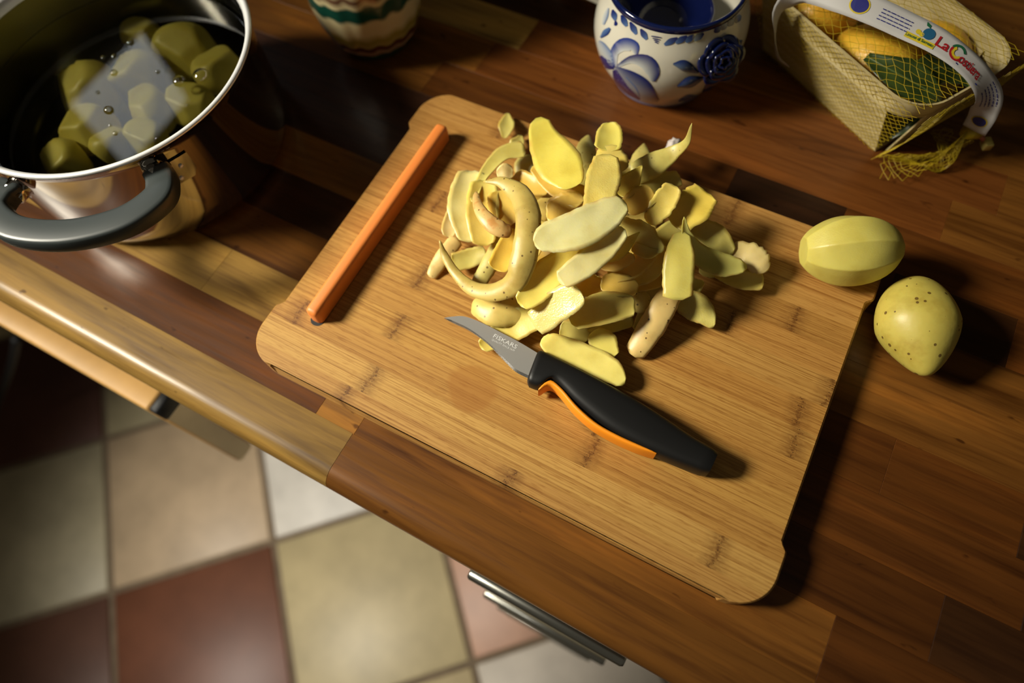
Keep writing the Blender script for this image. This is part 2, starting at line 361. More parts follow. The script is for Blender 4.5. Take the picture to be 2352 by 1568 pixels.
# ------------------------------------------------------------------ cutting board
BA = math.radians(.6)   # the board lies almost square to the worktop edge
def bl(x, y, z=0):
    """board-local to world"""
    return Vector((x * math.cos(BA) - y * math.sin(BA), x * math.sin(BA) + y * math.cos(BA), BT + z))
HX, HY, RC = .1800, .1283, .024
board = empty('bamboo_cutting_board', (0, 0, ZC), 'bamboo cutting board with rounded corners and finger recesses, heaped with peelings', 'cutting board')
def half(y, inset):
    x = HX
    if abs(y) > HY - RC:
        q = abs(y) - (HY - RC); x = HX - RC + math.sqrt(max(RC * RC - q * q, 0))
    t = (abs(y) - .084) / .006
    t = min(max(t, 0), 1); t = t * t * (3 - 2 * t)
    return x - inset * (1 - t)
strips = [-.1283, -.1165, -.0965, -.0765, -.0565, -.0365, -.0165, .0035, .0235, .0435, .0635, .0835, .1035, .1283]
bcol = [(184, 139, 73), (192, 149, 79), (177, 131, 64), (184, 139, 68), (175, 129, 62), (182, 137, 68), (173, 125, 59), (180, 135, 68), (175, 127, 62), (169, 123, 59), (179, 133, 68), (171, 125, 62), (177, 131, 68)]
knots = [(-.0984, .0218), (-.0886, .1454), (.0582, -.16), (.0537, -.0928), (.9, .9), (.1644, -.0988), (.1596, .9), (.1727, .02), (.1025, -.12), (.1373, .01), (-.06, .9), (.9, -.03), (.073, -.11)]
for k in range(13):
    a, b = strips[k], strips[k + 1]; ny = 18 if k in (0, 1, 11, 12) else 8
    ys = [a + (b - a) * i / ny for i in range(ny + 1)]
    ch, V, F = .0012, [], []
    lev = [(-.017, 0, .0012), (-.0158, 0, 0), (-ch, 1, 0), (0, 1, ch)]
    for y in ys:
        sgn = 1 if y > 0 else -1
        for side in (-1, 1):
            for z, ins, cc in lev:
                yy = y
                if cc and (abs(abs(y) - HY) < 1e-6): yy = sgn * (HY - cc)
                x = half(min(max(y, -HY + 1e-5), HY - 1e-5), .0042 if ins else .0006) - cc
                V.append(bl(side * x, yy, z))
    n = 8
    for i in range(ny):
        for side in (0, 1):
            for q in range(3):
                A = i * n + side * 4 + q; f = (A, A + 1, A + n + 1, A + n)
                F.append(f if side == 0 else f[::-1])
        A = i * n; F.append((A + 3, A + 7, A + n + 7, A + n + 3)); F.append((A, A + n, A + n + 4, A + 4))
    F.append((0, 4, 5, 6, 7, 3, 2, 1)); E_ = ny * n; F.append((E_, E_ + 1, E_ + 2, E_ + 3, E_ + 7, E_ + 6, E_ + 5, E_ + 4))
    o = mesh('bamboo_strip', V, F, BAMBOO, board, False, srgb(*bcol[k])); o['knot_a'], o['knot_b'] = knots[k]
o = mesh('slot', *(lambda v, f: (v, f))([bl(-.1462 + .0052 * math.cos(t), sy * .0855 + (.0052 * math.sin(t)), .0002) for sy in (-1, 1) for t in [math.pi * ((q / 12) + (1 if sy < 0 else 0)) for q in range(13)]],
         [tuple(range(26))]), BLACK, board, False)
# orange bar
bm = box_bm(-.0050, .0050, -.0885, .0885, -.004, .0140, .0034, 4)
for v in bm.verts: v.co = bl(-.1462 + v.co.x, v.co.y + .0005, v.co.z)
tag(from_bm('silicone_strip', bm, ORANGE), 'long orange silicone strip set in a slot of the bamboo board', 'strip')

# ------------------------------------------------------------------ ribbon (peels, label, petals)
def ribbon(pts, ns=18, nc=9, thick=.0016, cup=.15, seed=0, ragged=.04, base=BT, roll=0, bend=0, rounded=0):
    """pts: (photo x, photo y, height mm above base, width px[, roll deg]); returns verts, top faces, under faces and the centre frame"""
    pts = [tuple(p) + ((roll,) if len(p) == 4 else ()) for p in pts]
    w3 = [(*P(p[0], p[1], base + p[2] / 1000), p[3] * mpp(P(p[0], p[1], base + p[2] / 1000)), p[4]) for p in pts]
    s = cr(w3, ns); rnd = random.Random(seed); T_, B_, fr = [], [], []
    cum = [0]
    for i in range(1, ns): cum.append(cum[-1] + (Vector(s[i][:3]) - Vector(s[i - 1][:3])).length)
    LT = cum[-1]
    for i, q in enumerate(s):
        c = Vector(q[:3]); t = (Vector(s[min(i + 1, ns - 1)][:3]) - Vector(s[max(i - 1, 0)][:3])).normalized()
        n0 = ((CAM - c).normalized() * .5 + Vector((0, 0, .5))).normalized()
        sd = t.cross(n0).normalized(); nn = sd.cross(t).normalized()
        R = Matrix.Rotation(math.radians(q[4]), 3, t); sd = R @ sd; nn = R @ nn
        w = max(q[3], .0004) / 2
        if rounded:
            e = rounded * w * 1.1
            for dd in (cum[i], LT - cum[i]):
                if dd < e: w *= math.sqrt(max(1 - (1 - dd / e) ** 2, .03)) * .5 + .5 * max(dd / e, .12) ** .35
        c = c + nn * (bend * LT * ((2 * cum[i] / LT - 1) ** 2 - .4)); fr.append((c, t, sd, nn, w))
        jl, jr = 1 + rnd.uniform(-ragged, ragged), 1 + rnd.uniform(-ragged, ragged)
        for k in range(nc):
            u = -1 + 2 * k / (nc - 1); uu = u * (jl if u < 0 else jr)
            p = c + sd * (w * uu) + nn * (cup * w * u * u)
            T_.append(p); B_.append(p - nn * (thick * (1 - .72 * u ** 4) * (.45 if i in (0, ns - 1) else 1)))
    V = T_ + B_; m = ns * nc; top, und = [], []
    for i in range(ns - 1):
        for k in range(nc - 1):
            a = i * nc + k; top.append((a, a + nc, a + nc + 1, a + 1)); und.append((m + a, m + a + 1, m + a + nc + 1, m + a + nc))
    for i in range(ns - 1):
        a = i * nc; und.append((a, m + a, m + a + nc, a + nc)); b = a + nc - 1; und.append((b, b + nc, m + b + nc, m + b))
    for k in range(nc - 1):
        und.append((k, k + 1, m + k + 1, m + k)); a = (ns - 1) * nc + k; und.append((a, m + a, m + a + 1, a + 1))
    return V, top, und, fr
YEL, PALE, GRN, DEEP, CREAM = srgb(226, 200, 92), srgb(226, 210, 128), srgb(200, 186, 92), srgb(216, 180, 72), srgb(216, 192, 122)
SK, SKB, SKG = srgb(208, 182, 88), srgb(222, 190, 112), srgb(192, 178, 92)
HEAP = 'peelings heaped on the bamboo board'
GEN = 'yellow potato slice buried in the core of the heap, almost covered by other peelings'
GENS = 'skin-side-up potato peeling buried in the core of the heap, almost covered'
peel_n = 0
def peel(pts, kind='F', colr=YEL, cup=None, thick=.0017, label=None, roll=0, ns=22, ragged=.035, mat=None, bend=None, rounded=.34):
    global peel_n; peel_n += 1
    if cup is None: cup = .24 if kind == 'F' else -.32
    if bend is None: bend = .07 if kind == 'F' else -.05
    V, top, und, fr = ribbon(pts, ns=ns, thick=thick, cup=cup, seed=peel_n * 7 + 1, ragged=ragged, roll=roll, bend=bend, rounded=rounded)
    for v in V:   # keep every point on or above the board
        d = noise.noise(v * 90 + Vector((peel_n * 3.1, 0, 0))) * .0009; v.z = max(v.z + d, BT + .0004)
    me = bpy.data.meshes.new('peel'); me.from_pydata([tuple(v) for v in V], [], top + und); me.update()
    mats = [mat or FLESH, SKIN] if kind == 'F' else [mat or SKIN, FLESH]
    g_ = sum(colr) / 3; colr = tuple(.98 * (x * .93 + g_ * .07) for x in colr)
    o = link('potato_peeling', me, mats, None, True, colr)
    me.polygons.foreach_set('material_index', [0] * len(top) + [1 if kind == 'F' else 1] * len(und))
    at = me.color_attributes.new('rim', 'FLOAT_COLOR', 'POINT'); nc = 9; half_n = len(V) // 2
    for i in range(len(V)):
        u = abs(-1 + 2 * (i % nc) / (nc - 1)); r_ = 1.0 if i >= half_n or u > .99 else 0.0; at.data[i].color = (r_, r_, r_, 1)
    tag(o, label or (GEN if kind == 'F' else GENS), 'peeling', HEAP)
    return o

# low fillers inside the heap, then upwards
for pts, kd, cl in [
    ([(1210, 560, 8, 60), (1260, 600, 9, 70), (1320, 640, 8, 60)], 'F', DEEP), ([(1290, 520, 10, 70), (1360, 560, 11, 80), (1430, 590, 9, 70)], 'F', DEEP),
    ([(1380, 470, 10, 60), (1440, 500, 12, 80), (1500, 540, 10, 60)], 'S', SK), ([(1470, 600, 10, 60), (1520, 560, 12, 70), (1560, 520, 10, 50)], 'F', GRN),
    ([(1160, 460, 8, 50), (1220, 470, 10, 70), (1290, 450, 9, 60)], 'F', DEEP), ([(1340, 640, 8, 60), (1400, 690, 9, 70), (1470, 690, 8, 50)], 'S', SK),
    ([(1240, 660, 8, 60), (1300, 700, 8, 70), (1370, 740, 7, 50)], 'F', DEEP), ([(1330, 400, 8, 60), (1400, 420, 10, 80), (1480, 430, 8, 60)], 'F', GRN),
    ([(1180, 380, 6, 50), (1250, 380, 8, 70), (1330, 380, 7, 60)], 'S', SKG), ([(1300, 590, 22, 70), (1350, 560, 26, 80), (1400, 520, 24, 70)], 'F', YEL),
    ([(1230, 500, 20, 60), (1290, 520, 24, 70), (1350, 500, 22, 60)], 'S', SK), ([(1380, 520, 26, 60), (1440, 540, 28, 70), (1490, 570, 24, 60)], 'F', DEEP)]:
    peel(pts, kd, cl)
# left side
peel([(988, 636, 4, 22), (1010, 600, 7, 36), (1050, 545, 12, 36)], 'S', SKB, label='stubby pale peeling end poking out beyond the curled skin, toward the orange strip')
peel([(1040, 606, 6, 46), (1080, 593, 7, 46), (1117, 581, 8, 38)], 'F', GRN, rounded=.1, label='greenish flat strip framed inside the loop of curled skin')
peel([(1046, 480, 8, 30), (1034, 520, 9, 40), (1030, 545, 8, 24)], 'F', CREAM, label='small cream scrap below the broad pale curved slice')
peel([(1095, 655, 12, 34), (1128, 600, 16, 42), (1165, 530, 22, 44)], 'S', SKG, label='narrow green-tinged skin strip crossing behind the curled skin loop')
peel([(1082, 398, 18, 56), (1073, 470, 24, 92), (1082, 558, 16, 52)], 'F', PALE, label='broad pale curved slice at the end of the heap nearest the orange strip')
peel([(1112, 420, 26, 60), (1108, 490, 30, 78), (1112, 566, 22, 50)], 'F', YEL, label='second curved slice overlapping the broad pale one')
peel([(1090, 470, 30, 16), (1100, 420, 26, 24), (1124, 380, 22, 34), (1160, 352, 18, 44), (1205, 352, 14, 50)], 'F', GRN, roll=-25, label='long greenish slice curving back behind the curled skin')
peel([(1150, 440, 28, 60), (1160, 480, 30, 76), (1168, 520, 28, 50)], 'F', DEEP, label='shaded yellow slice enclosed by the top of the skin hook')
peel([(1142, 402, 30, 20), (1160, 396, 32, 40), (1178, 398, 30, 24)], 'F', CREAM, thick=.004, label='thick whitish nub just behind the tip of the skin hook')
peel([(1140, 622, 26, 50), (1160, 585, 28, 56), (1186, 530, 30, 50)], 'F', srgb(232, 190, 60), label='bright yellow tongue-shaped slice seen inside the curled skin loop')
peel([(1222, 510, 22, 46), (1245, 480, 26, 50), (1272, 450, 24, 40)], 'S', SK, label='spotted skin piece peeking out beside the skin hook and the biggest pale slice')
peel([(1222, 590, 24, 30), (1232, 550, 28, 44), (1250, 510, 28, 36)], 'F', YEL, label='thin yellow sliver between the skin hook and the biggest pale slice')
# top
peel([(1166, 262, 4, 8), (1163, 288, 8, 38), (1158, 318, 4, 10)], 'F', GRN, label='small green leaf-shaped peeling lying apart near the board back edge')
peel([(1196, 312, 4, 8), (1188, 328, 8, 34), (1172, 348, 4, 16)], 'F', GRN, label='small green peeling with a dark spot next to the leaf-shaped one')
peel([(1352, 306, 10, 8), (1346, 335, 14, 44), (1344, 380, 12, 60)], 'S', SKG, label='shaded skin scrap between the large oval slice and the rounded standing tip')
peel([(1182, 405, 24, 40), (1220, 422, 28, 52), (1264, 428, 28, 48)], 'F', DEEP, label='short yellow slice next to the whitish nub')
peel([(1228, 385, 30, 30), (1275, 425, 34, 50), (1342, 462, 32, 60)], 'F', DEEP, label='yellow slice directly beneath the large oval slice')
peel([(1256, 486, 28, 50), (1295, 480, 32, 76), (1345, 470, 32, 60)], 'F', DEEP, label='yellow slice wedged between the oval slice and the biggest pale slice')
peel([(1238, 279, 36, 38), (1252, 320, 42, 78), (1282, 370, 46, 108), (1310, 418, 46, 70), (1318, 434, 45, 34)], 'F', srgb(222, 204, 76), cup=.05, ns=22, rounded=.1, label='large smooth oval yellow slice leaning up at the back of the heap')
peel([(1398, 284, 44, 26), (1400, 305, 46, 58), (1394, 350, 46, 62)], 'F', srgb(222, 204, 86), label='rounded yellow slice tip standing highest behind the heap')
peel([(1398, 335, 46, 50), (1404, 362, 50, 76), (1416, 400, 48, 60)], 'F', YEL, cup=-.1, label='domed yellow slice just below the rounded standing tip')
peel([(1480, 326, 10, 4), (1476, 350, 14, 36), (1466, 392, 12, 60)], 'S', SKG, label='pointed skin scrap standing behind the tailed peeling')
peel([(1458, 428, 20, 40), (1510, 420, 22, 56), (1560, 412, 16, 40)], 'F', GRN, label='shaded green slice below the tailed peeling')
peel([(1450, 400, 26, 50), (1500, 378, 30, 60), (1545, 352, 34, 34), (1576, 328, 44, 17), (1588, 288, 58, 3)], 'S', GRN, cup=-.12, label='pale green peeling with a thin upturned tail at the back of the heap')
peel([(1424, 450, 40, 46), (1448, 418, 44, 46), (1474, 382, 46, 4)], 'F', srgb(214, 190, 70), cup=.3, label='pointed yellow slice with a brown skin rim beside the tall glossy strip')
peel([(1436, 482, 38, 44), (1470, 458, 42, 62), (1502, 444, 42, 42)], 'F', DEEP, cup=.25, label='cupped yellow slice between the pointed slice and the frayed one')
peel([(1490, 515, 36, 34), (1522, 470, 42, 56), (1548, 428, 44, 40)], 'F', YEL, cup=.22, ragged=.1, label='yellow slice with a ragged frayed end, beside the tailed peeling')
peel([(1550, 520, 30, 58), (1588, 478, 36, 88), (1622, 444, 36, 62)], 'F', srgb(224, 194, 68), cup=.2, ragged=.08, rounded=.1, label='wide yellow slice with a notched end')
peel([(1392, 360, 54, 52), (1388, 400, 58, 80), (1380, 440, 60, 76), (1374, 500, 56, 76)], 'F', srgb(228, 206, 104), mat=WET, cup=.06, rounded=.1, label='moist yellow strip hanging down from the top of the heap')
# middle
peel([(1424, 508, 42, 26), (1470, 536, 44, 66), (1522, 578, 40, 22)], 'F', GRN, cup=-.1, ragged=.08, label='translucent greenish slice with a jagged end, mid heap')
peel([(1585, 520, 22, 40), (1640, 545, 22, 62), (1678, 585, 16, 34)], 'F', GRN, label='green slice spread beneath the notched slice')
peel([(1460, 660, 18, 24), (1515, 640, 24, 38), (1566, 596, 26, 52)], 'F', DEEP, label='lowest of the nested slices, reaching under the smooth hanging slice')
peel([(1428, 648, 22, 34), (1490, 622, 30, 50), (1532, 570, 34, 44)], 'F', YEL, label='nested slice just above the lowest of the nested ones')
peel([(1398, 634, 28, 36), (1450, 614, 34, 54), (1500, 580, 38, 34)], 'F', DEEP, label='nested slice directly below the dull slice with the eye')
peel([(1380, 608, 36, 24), (1415, 604, 40, 40), (1458, 590, 42, 20)], 'F', srgb(206, 170, 74), label='small dull yellow slice with one dark eye, mid heap')
peel([(1452, 566, 42, 24), (1485, 580, 42, 32), (1512, 578, 40, 12)], 'F', DEEP, label='small triangular slice under the translucent greenish one')
peel([(1318, 642, 22, 50), (1350, 655, 26, 56), (1388, 668, 24, 44)], 'F', DEEP, label='yellow slice half hidden under the long pale slice')
peel([(1380, 650, 28, 36), (1425, 655, 30, 58), (1464, 666, 28, 32)], 'F', DEEP, label='rounded slice overlapping the straight-edged slice')
peel([(1372, 594, 46, 20), (1418, 576, 50, 42), (1468, 535, 50, 4)], 'F', srgb(232, 206, 84), label='small bright pointed slice tucked below the big pale slice')
peel([(1195, 700, 34, 36), (1225, 672, 38, 66), (1265, 626, 42, 78), (1338, 575, 44, 50)], 'F', srgb(230, 206, 84), cup=.28, ns=22, label='big yellow slice with one side rolled up, beside the curled skin')
peel([(1286, 648, 50, 44), (1335, 612, 56, 62), (1385, 570, 58, 62), (1430, 528, 58, 40)], 'F', srgb(222, 210, 140), cup=.04, rounded=.1, label='long pale slice directly below the biggest pale slice')
peel([(1234, 568, 58, 28), (1262, 546, 62, 74), (1330, 525, 66, 92), (1395, 490, 66, 80), (1432, 468, 64, 38)], 'F', srgb(226, 218, 150), cup=.05, ns=24, rounded=.1, label='biggest pale cream slice lying across the top of the heap')
# right side
peel([(1608, 612, 5, 30), (1632, 620, 6, 36), (1662, 622, 5, 24)], 'F', GRN, label='small green scrap under the large curling green slice')
peel([(1640, 628, 8, 20), (1700, 642, 10, 46), (1752, 648, 8, 42)], 'F', YEL, label='flat yellow slice underneath the cream flap at the right-hand tip of the heap')
peel([(1678, 572, 16, 36), (1722, 582, 20, 58), (1748, 606, 18, 52), (1760, 622, 14, 24)], 'F', CREAM, cup=-.15, ragged=.12, label='cream flap with brown torn edges at the far tip of the heap')
peel([(1568, 498, 46, 4), (1578, 540, 40, 26), (1605, 582, 32, 52), (1650, 606, 26, 64), (1710, 616, 20, 30)], 'F', srgb(198, 190, 96), cup=.22, ns=22, roll=-12, label='large dull green slice curling up to a point beside the hanging smooth slice')
peel([(1572, 668, 8, 56), (1596, 656, 10, 40), (1616, 648, 8, 8)], 'F', GRN, label='small green corner showing beside the smooth hanging slice')
peel([(1506, 655, 12, 40), (1488, 710, 12, 40), (1462, 762, 7, 24)], 'F', GRN, label='narrow greenish slice running alongside the thick skin strip')
peel([(1462, 668, 18, 34), (1474, 690, 16, 44), (1470, 720, 12, 30)], 'S', SK, label='dark-eyed skin scrap between the straight-edged slice and the thick skin strip')
# thick wedge with skin
peel([(1556, 690, 9, 50), (1592, 700, 11, 68), (1620, 724, 10, 52), (1636, 752, 6, 12)], 'F', srgb(220, 206, 110), thick=.008, cup=.1, mat=WET, label='thick wedge of potato with skin behind, at the front right of the heap')
peel([(1556, 648, 22, 50), (1530, 692, 22, 58), (1495, 752, 15, 62), (1452, 816, 7, 48)], 'S', SKB, cup=-.30, thick=.003, ns=22, rounded=.12, label='thick straight skin strip slanting down out of the heap onto the board')
peel([(1566, 536, 40, 36), (1562, 580, 42, 68), (1558, 630, 38, 72), (1557, 688, 30, 66)], 'F', srgb(206, 192, 88), cup=-.06, rounded=.1, label='smooth olive yellow slice hanging over the skin strip')
# front
peel([(1085, 690, 10, 46), (1135, 712, 14, 72), (1208, 708, 14, 66)], 'S', SK, label='wide skin piece with dark eyes lying under the curled skin')
peel([(1105, 800, 5, 30), (1150, 768, 7, 60), (1240, 716, 14, 76)], 'F', srgb(222, 200, 90), label='long slice lying under the knife blade')
peel([(1286, 756, 6, 40), (1320, 762, 7, 48), (1352, 776, 5, 30)], 'F', GRN, label='small green slice between the wet slice and the thick creased slice')
peel([(1345, 748, 7, 34), (1395, 746, 8, 42), (1452, 734, 6, 34)], 'F', GRN, label='translucent green slice under the straight-edged slice')
peel([(1310, 738, 24, 50), (1370, 712, 28, 74), (1420, 704, 27, 68), (1456, 706, 24, 40)], 'F', srgb(226, 204, 100), rounded=.1, label='straight-edged yellow slice with a pale cut facet at its end')
peel([(1224, 746, 26, 60), (1250, 726, 31, 70), (1290, 695, 39, 76), (1322, 678, 44, 64), (1334, 670, 46, 34)], 'F', srgb(232, 214, 130), cup=.02, mat=WET, bend=0, rounded=.1, label='wet shiny slice glinting above the knife')
peel([(1250, 780, 9, 24), (1268, 790, 11, 52), (1330, 815, 12, 66), (1400, 850, 11, 62), (1430, 884, 7, 22)], 'F', srgb(230, 214, 108), thick=.006, cup=.02, rounded=.1, label='thick brown-creased slice touching the knife handle')
peel([(1362, 762, 10, 34), (1384, 785, 12, 66), (1406, 822, 9, 40)], 'F', srgb(228, 212, 98), thick=.006, cup=.02, rounded=.1, label='chunky six-sided slice behind the knife handle')
# curled skins on top of the left side
peel([(1178, 528, 42, 30), (1150, 524, 44, 40), (1120, 505, 44, 36), (1098, 472, 42, 24), (1092, 435, 38, 12)], 'S', srgb(216, 176, 100), mat=RUSSET, cup=-.3, label='rough orange-tan skin flap joining the curled skin')
peel([(1110, 417, 50, 3), (1150, 416, 54, 28), (1192, 442, 58, 52), (1212, 486, 60, 60), (1210, 545, 58, 60), (1200, 600, 52, 62), (1180, 645, 44, 56), (1135, 668, 34, 46), (1085, 660, 26, 36), (1048, 628, 22, 24), (1022, 588, 24, 18), (1010, 552, 30, 4)],
     'S', srgb(192, 168, 82), cup=-.35, ns=54, bend=0, rounded=0, label='long speckled skin curled into a hook shape on the heap')
# dry white onion-like scrap behind
bm = bmesh.new(); bmesh.ops.create_icosphere(bm, subdivisions=3, radius=1)
c = P(1546, 336, BT + .012)
for v in bm.verts:
    n = noise.noise(v.co * 2.1); v.co = c + Vector((v.co.x * .0045 * (1 + .5 * n), v.co.y * .0070 * (1 + .5 * n), v.co.z * .0048 * (1 + .4 * n)))
tag(from_bm('dry_skin_scrap', bm, tinted('papery_white', .6, .3, 300), color=srgb(206, 196, 190)), 'tiny whitish papery scrap behind the tailed peeling', 'scrap')

# ------------------------------------------------------------------ potatoes
def rock(c, r, R, planes=(), seed=0, sub=4, amp=.05, soft=.03, fr=1.3):
    bm = bmesh.new(); bmesh.ops.create_icosphere(bm, subdivisions=sub, radius=1)
    off = Vector((seed * 5.3, seed * 1.7, 0))
    for v in bm.verts:
        d = v.co.normalized(); s = 1 + amp * noise.noise(d * fr + off)
        for n, h in planes:
            k = d.dot(Vector(n).normalized())
            if k > 1e-3:
                t = h / k
                if t < s + soft:
                    x = (s - t) / soft
                    s = t if x > 1 else (min(s, t) - soft * max(0, 1 - abs(x)) ** 2 * .25)
        v.co = Vector(c) + R @ Vector((d.x * s * r[0], d.y * s * r[1], d.z * s * r[2]))
    return bm
rz = lambda a: Matrix.Rotation(math.radians(a), 3, 'Z')
pc = P(1952, 575, BT + .021)
bm = bmesh.new(); bmesh.ops.create_icosphere(bm, subdivisions=6, radius=1)
fa = [0, 38, 88, 131, 178, 226, 270, 318]; Rp = rz(25) @ Matrix.Rotation(math.radians(-4), 3, 'Y')
for v in bm.verts:
    d = v.co; x = d.x; th = math.degrees(math.atan2(d.z, d.y)) % 360 + 6 * x
    pf = min(min(1 / max(math.cos(math.radians((th - f + 180) % 360 - 180)), .3) for f in fa), 1.09)
    wob = 1 + .03 * noise.noise(d * 1.6 + Vector((4, 0, 0)))
    k = (.62 + .38 * pf ** 2.0) * wob * (1 + .05 * (1 - x * x))
    xx = max(x, -.90); xx = min(xx, .955)
    v.co = Vector((pc.x, pc.y, BT + .0212)) + Rp @ Vector((xx * .0318, d.y * .0205 * k, d.z * .0215 * k))
tag(from_bm('potato', bm, FLESH, color=srgb(204, 192, 96)), 'peeled pale yellow potato with knife facets on the board corner', 'potato')
pc = P(2108, 748, ZC + .0245); R = rz(24)
bm = rock((0, 0, 0), (.0236, .0335, .0230), Matrix.Identity(3), (), 8, 5, .05, fr=1.0)
for v in bm.verts:
    q = v.co.copy(); k = 1 - .42 * max(0, -q.y / .0335) ** 1.3; q.x *= k; q.z *= k
    if q.z < -.0235: q.z = -.0235 + (q.z + .0235) * .2
    v.co = R @ q + Vector((pc.x, pc.y, ZC + .0240))
tag(from_bm('potato', bm, skin_mat(False, .27, 200.0, 'whole_potato_skin'), color=srgb(192, 176, 82)), 'unpeeled speckled potato on the worktop beside the board', 'potato')

# ------------------------------------------------------------------ knife
kz = BT + .0098
knife = empty('peeling_knife', tuple(P(1430, 950, BT)), 'curved peeling knife with black and orange handle lying on the board', 'knife')
A_ = [(1239, 806), (1275, 824), (1340, 858), (1400, 889), (1460, 922), (1520, 960), (1585, 1005), (1646, 1041)]
B_ = [(1209, 884), (1240, 893), (1268, 878), (1322, 930), (1390, 986), (1455, 1024), (1540, 1062), (1622, 1094)]
O_ = [(1236, 906), (1262, 893), (1285, 908), (1318, 948), (1360, 985), (1410, 1014), (1460, 1036), (1503, 1049)]
OI = [(1238, 896), (1263, 877), (1292, 898), (1327, 938), (1370, 976), (1417, 1003), (1466, 1026), (1505, 1045)]
def loft(name, A, B, T, mat, parent, n=28, m=20, pw=.72, z=kz, caps=(.25, .25)):
    a = [P(x, y, z) for x, y in cr(A, n)]; b = [P(x, y, z) for x, y in cr(B, n)]; V, F = [], []
    for i in range(n):
        t = T[0] + (T[1] - T[0]) * i / (n - 1)
        k = 1.0
        if i == 0: k = .86
        if i == n - 1: k = .88
        mid = (a[i] + b[i]) / 2
        for q in range(m):
            ph = 2 * math.pi * q / m; cs, sn = math.cos(ph), math.sin(ph)
            cc = math.copysign(abs(cs) ** pw, cs); ss = math.copysign(abs(sn) ** pw, sn)
            V.append(mid + (a[i] - mid) * (cc * k) + Vector((0, 0, ss * t / 2 * k)))
    for i in range(n - 1):
        for q in range(m): F.append((i * m + q, i * m + (q + 1) % m, (i + 1) * m + (q + 1) % m, (i + 1) * m + q))
    F.append(tuple(range(m))[::-1]); F.append(tuple(range((n - 1) * m, n * m)))
    bm = bmesh.new(); vs = [bm.verts.new(v) for v in V]
    for f in F: bm.faces.new([vs[q] for q in f])
    o = from_bm(name, bm, mat, parent); o.data.set_sharp_from_angle(angle=math.radians(60)); return o
loft('handle', A_, B_, (.0150, .0185), HANDLE_BLACK, knife, n=40, m=28, pw=.56)
loft('grip_insert', OI, O_, (.0125, .0150), INSERT, knife, z=kz - .0006).data.name = 'grip_insert'
bz = BT + .0092
top_e = [(1020, 731), (1040, 728), (1062, 727), (1085, 733), (1115, 746), (1150, 764), (1190, 785), (1234, 811)]
bot_e = [(1020, 731), (1046, 744), (1074, 757), (1100, 774), (1128, 797), (1155, 825), (1184, 853), (1212, 868)]
ta, tb = [P(x, y, bz) for x, y in cr(top_e, 60)], [P(x, y, bz) for x, y in cr(bot_e, 60)]
V, F = [], []
for i in range(60):
    w = (ta[i] - tb[i]); L = max(w.length, 1e-6); e = min(.0016, L * .4); u = w / L
    hz = .0008
    V += [ta[i] + Vector((0, 0, hz)), tb[i] + u * e + Vector((0, 0, hz)), ta[i] - Vector((0, 0, hz)), tb[i] + u * e - Vector((0, 0, hz))]
for i in range(59):
    a = i * 4; F += [(a, a + 1, a + 5, a + 4), (a + 2, a + 6, a + 7, a + 3), (a, a + 4, a + 6, a + 2), (a + 1, a + 3, a + 7, a + 5)]
F += [(0, 2, 3, 1), (236, 237, 239, 238)]
bm = bmesh.new(); vs = [bm.verts.new(v) for v in V]
for f in F: bm.faces.new([vs[q] for q in f])
blade = from_bm('blade', bm, BLADE, knife, False)
V, F = [], []
NS = 240   # fine serrations on the ground edge
tb2 = [P(x, y, bz) for x, y in cr(bot_e, NS)]; ta2 = [P(x, y, bz) for x, y in cr(top_e, NS)]
for i in range(NS):
    w = (ta2[i] - tb2[i]); L = max(w.length, 1e-6); u = w / L; e = min(.0017, L * .4)
    s = .00035 * (i % 3 == 1); V += [tb2[i] + u * e + Vector((0, 0, .0008)), tb2[i] - u * s, tb2[i] + u * e - Vector((0, 0, .0008))]
for i in range(NS - 1):
    a = i * 3; F += [(a, a + 1, a + 4, a + 3), (a + 1, a + 2, a + 5, a + 4)]
o = mesh('cutting_edge', V, F, EDGE, None, False); o.parent = blade; o.matrix_parent_inverse = blade.matrix_world.inverted()
def text_mesh(s, size=1.0, bold=False):
    cu = bpy.data.curves.new('lettering', 'FONT'); cu.body = s; cu.size = size; cu.resolution_u = 3
    if bold: cu.offset = .02 * size
    ob = bpy.data.objects.new('lettering', cu); C.objects.link(ob); bpy.context.view_layer.update()
    me = bpy.data.meshes.new_from_object(ob.evaluated_get(bpy.context.evaluated_depsgraph_get()))
    bpy.data.objects.remove(ob); return me
def flat_text(name, s, p0, p1, hgt_ratio, z, mat, parent, bold=False, up=None):
    """text whose baseline runs from pixel p0 to p1 on the plane z"""
    me = text_mesh(s, 1, bold); xs = [v.co.x for v in me.vertices]; x0, x1 = min(xs), max(xs)
    a, b = P(*p0, z), P(*p1, z); d = (b - a); L = d.length; d.normalize(); n = Vector((-d.y, d.x, 0)); k = L / (x1 - x0)
    for v in me.vertices: v.co = a + d * ((v.co.x - x0) * k) + n * (v.co.y * k * hgt_ratio)
    o = link(name, me, mat, None, False)
    if parent: o.parent = parent; o.matrix_parent_inverse = parent.matrix_world.inverted()
    return o
flat_text('lettering', 'FISKARS', (1132, 774), (1185, 801), .8, bz + .00095, ETCH, blade)
flat_text('lettering', 'QUALITY SINCE 1649', (1129, 781), (1181, 807), 1.0, bz + .00095, ETCH, blade)

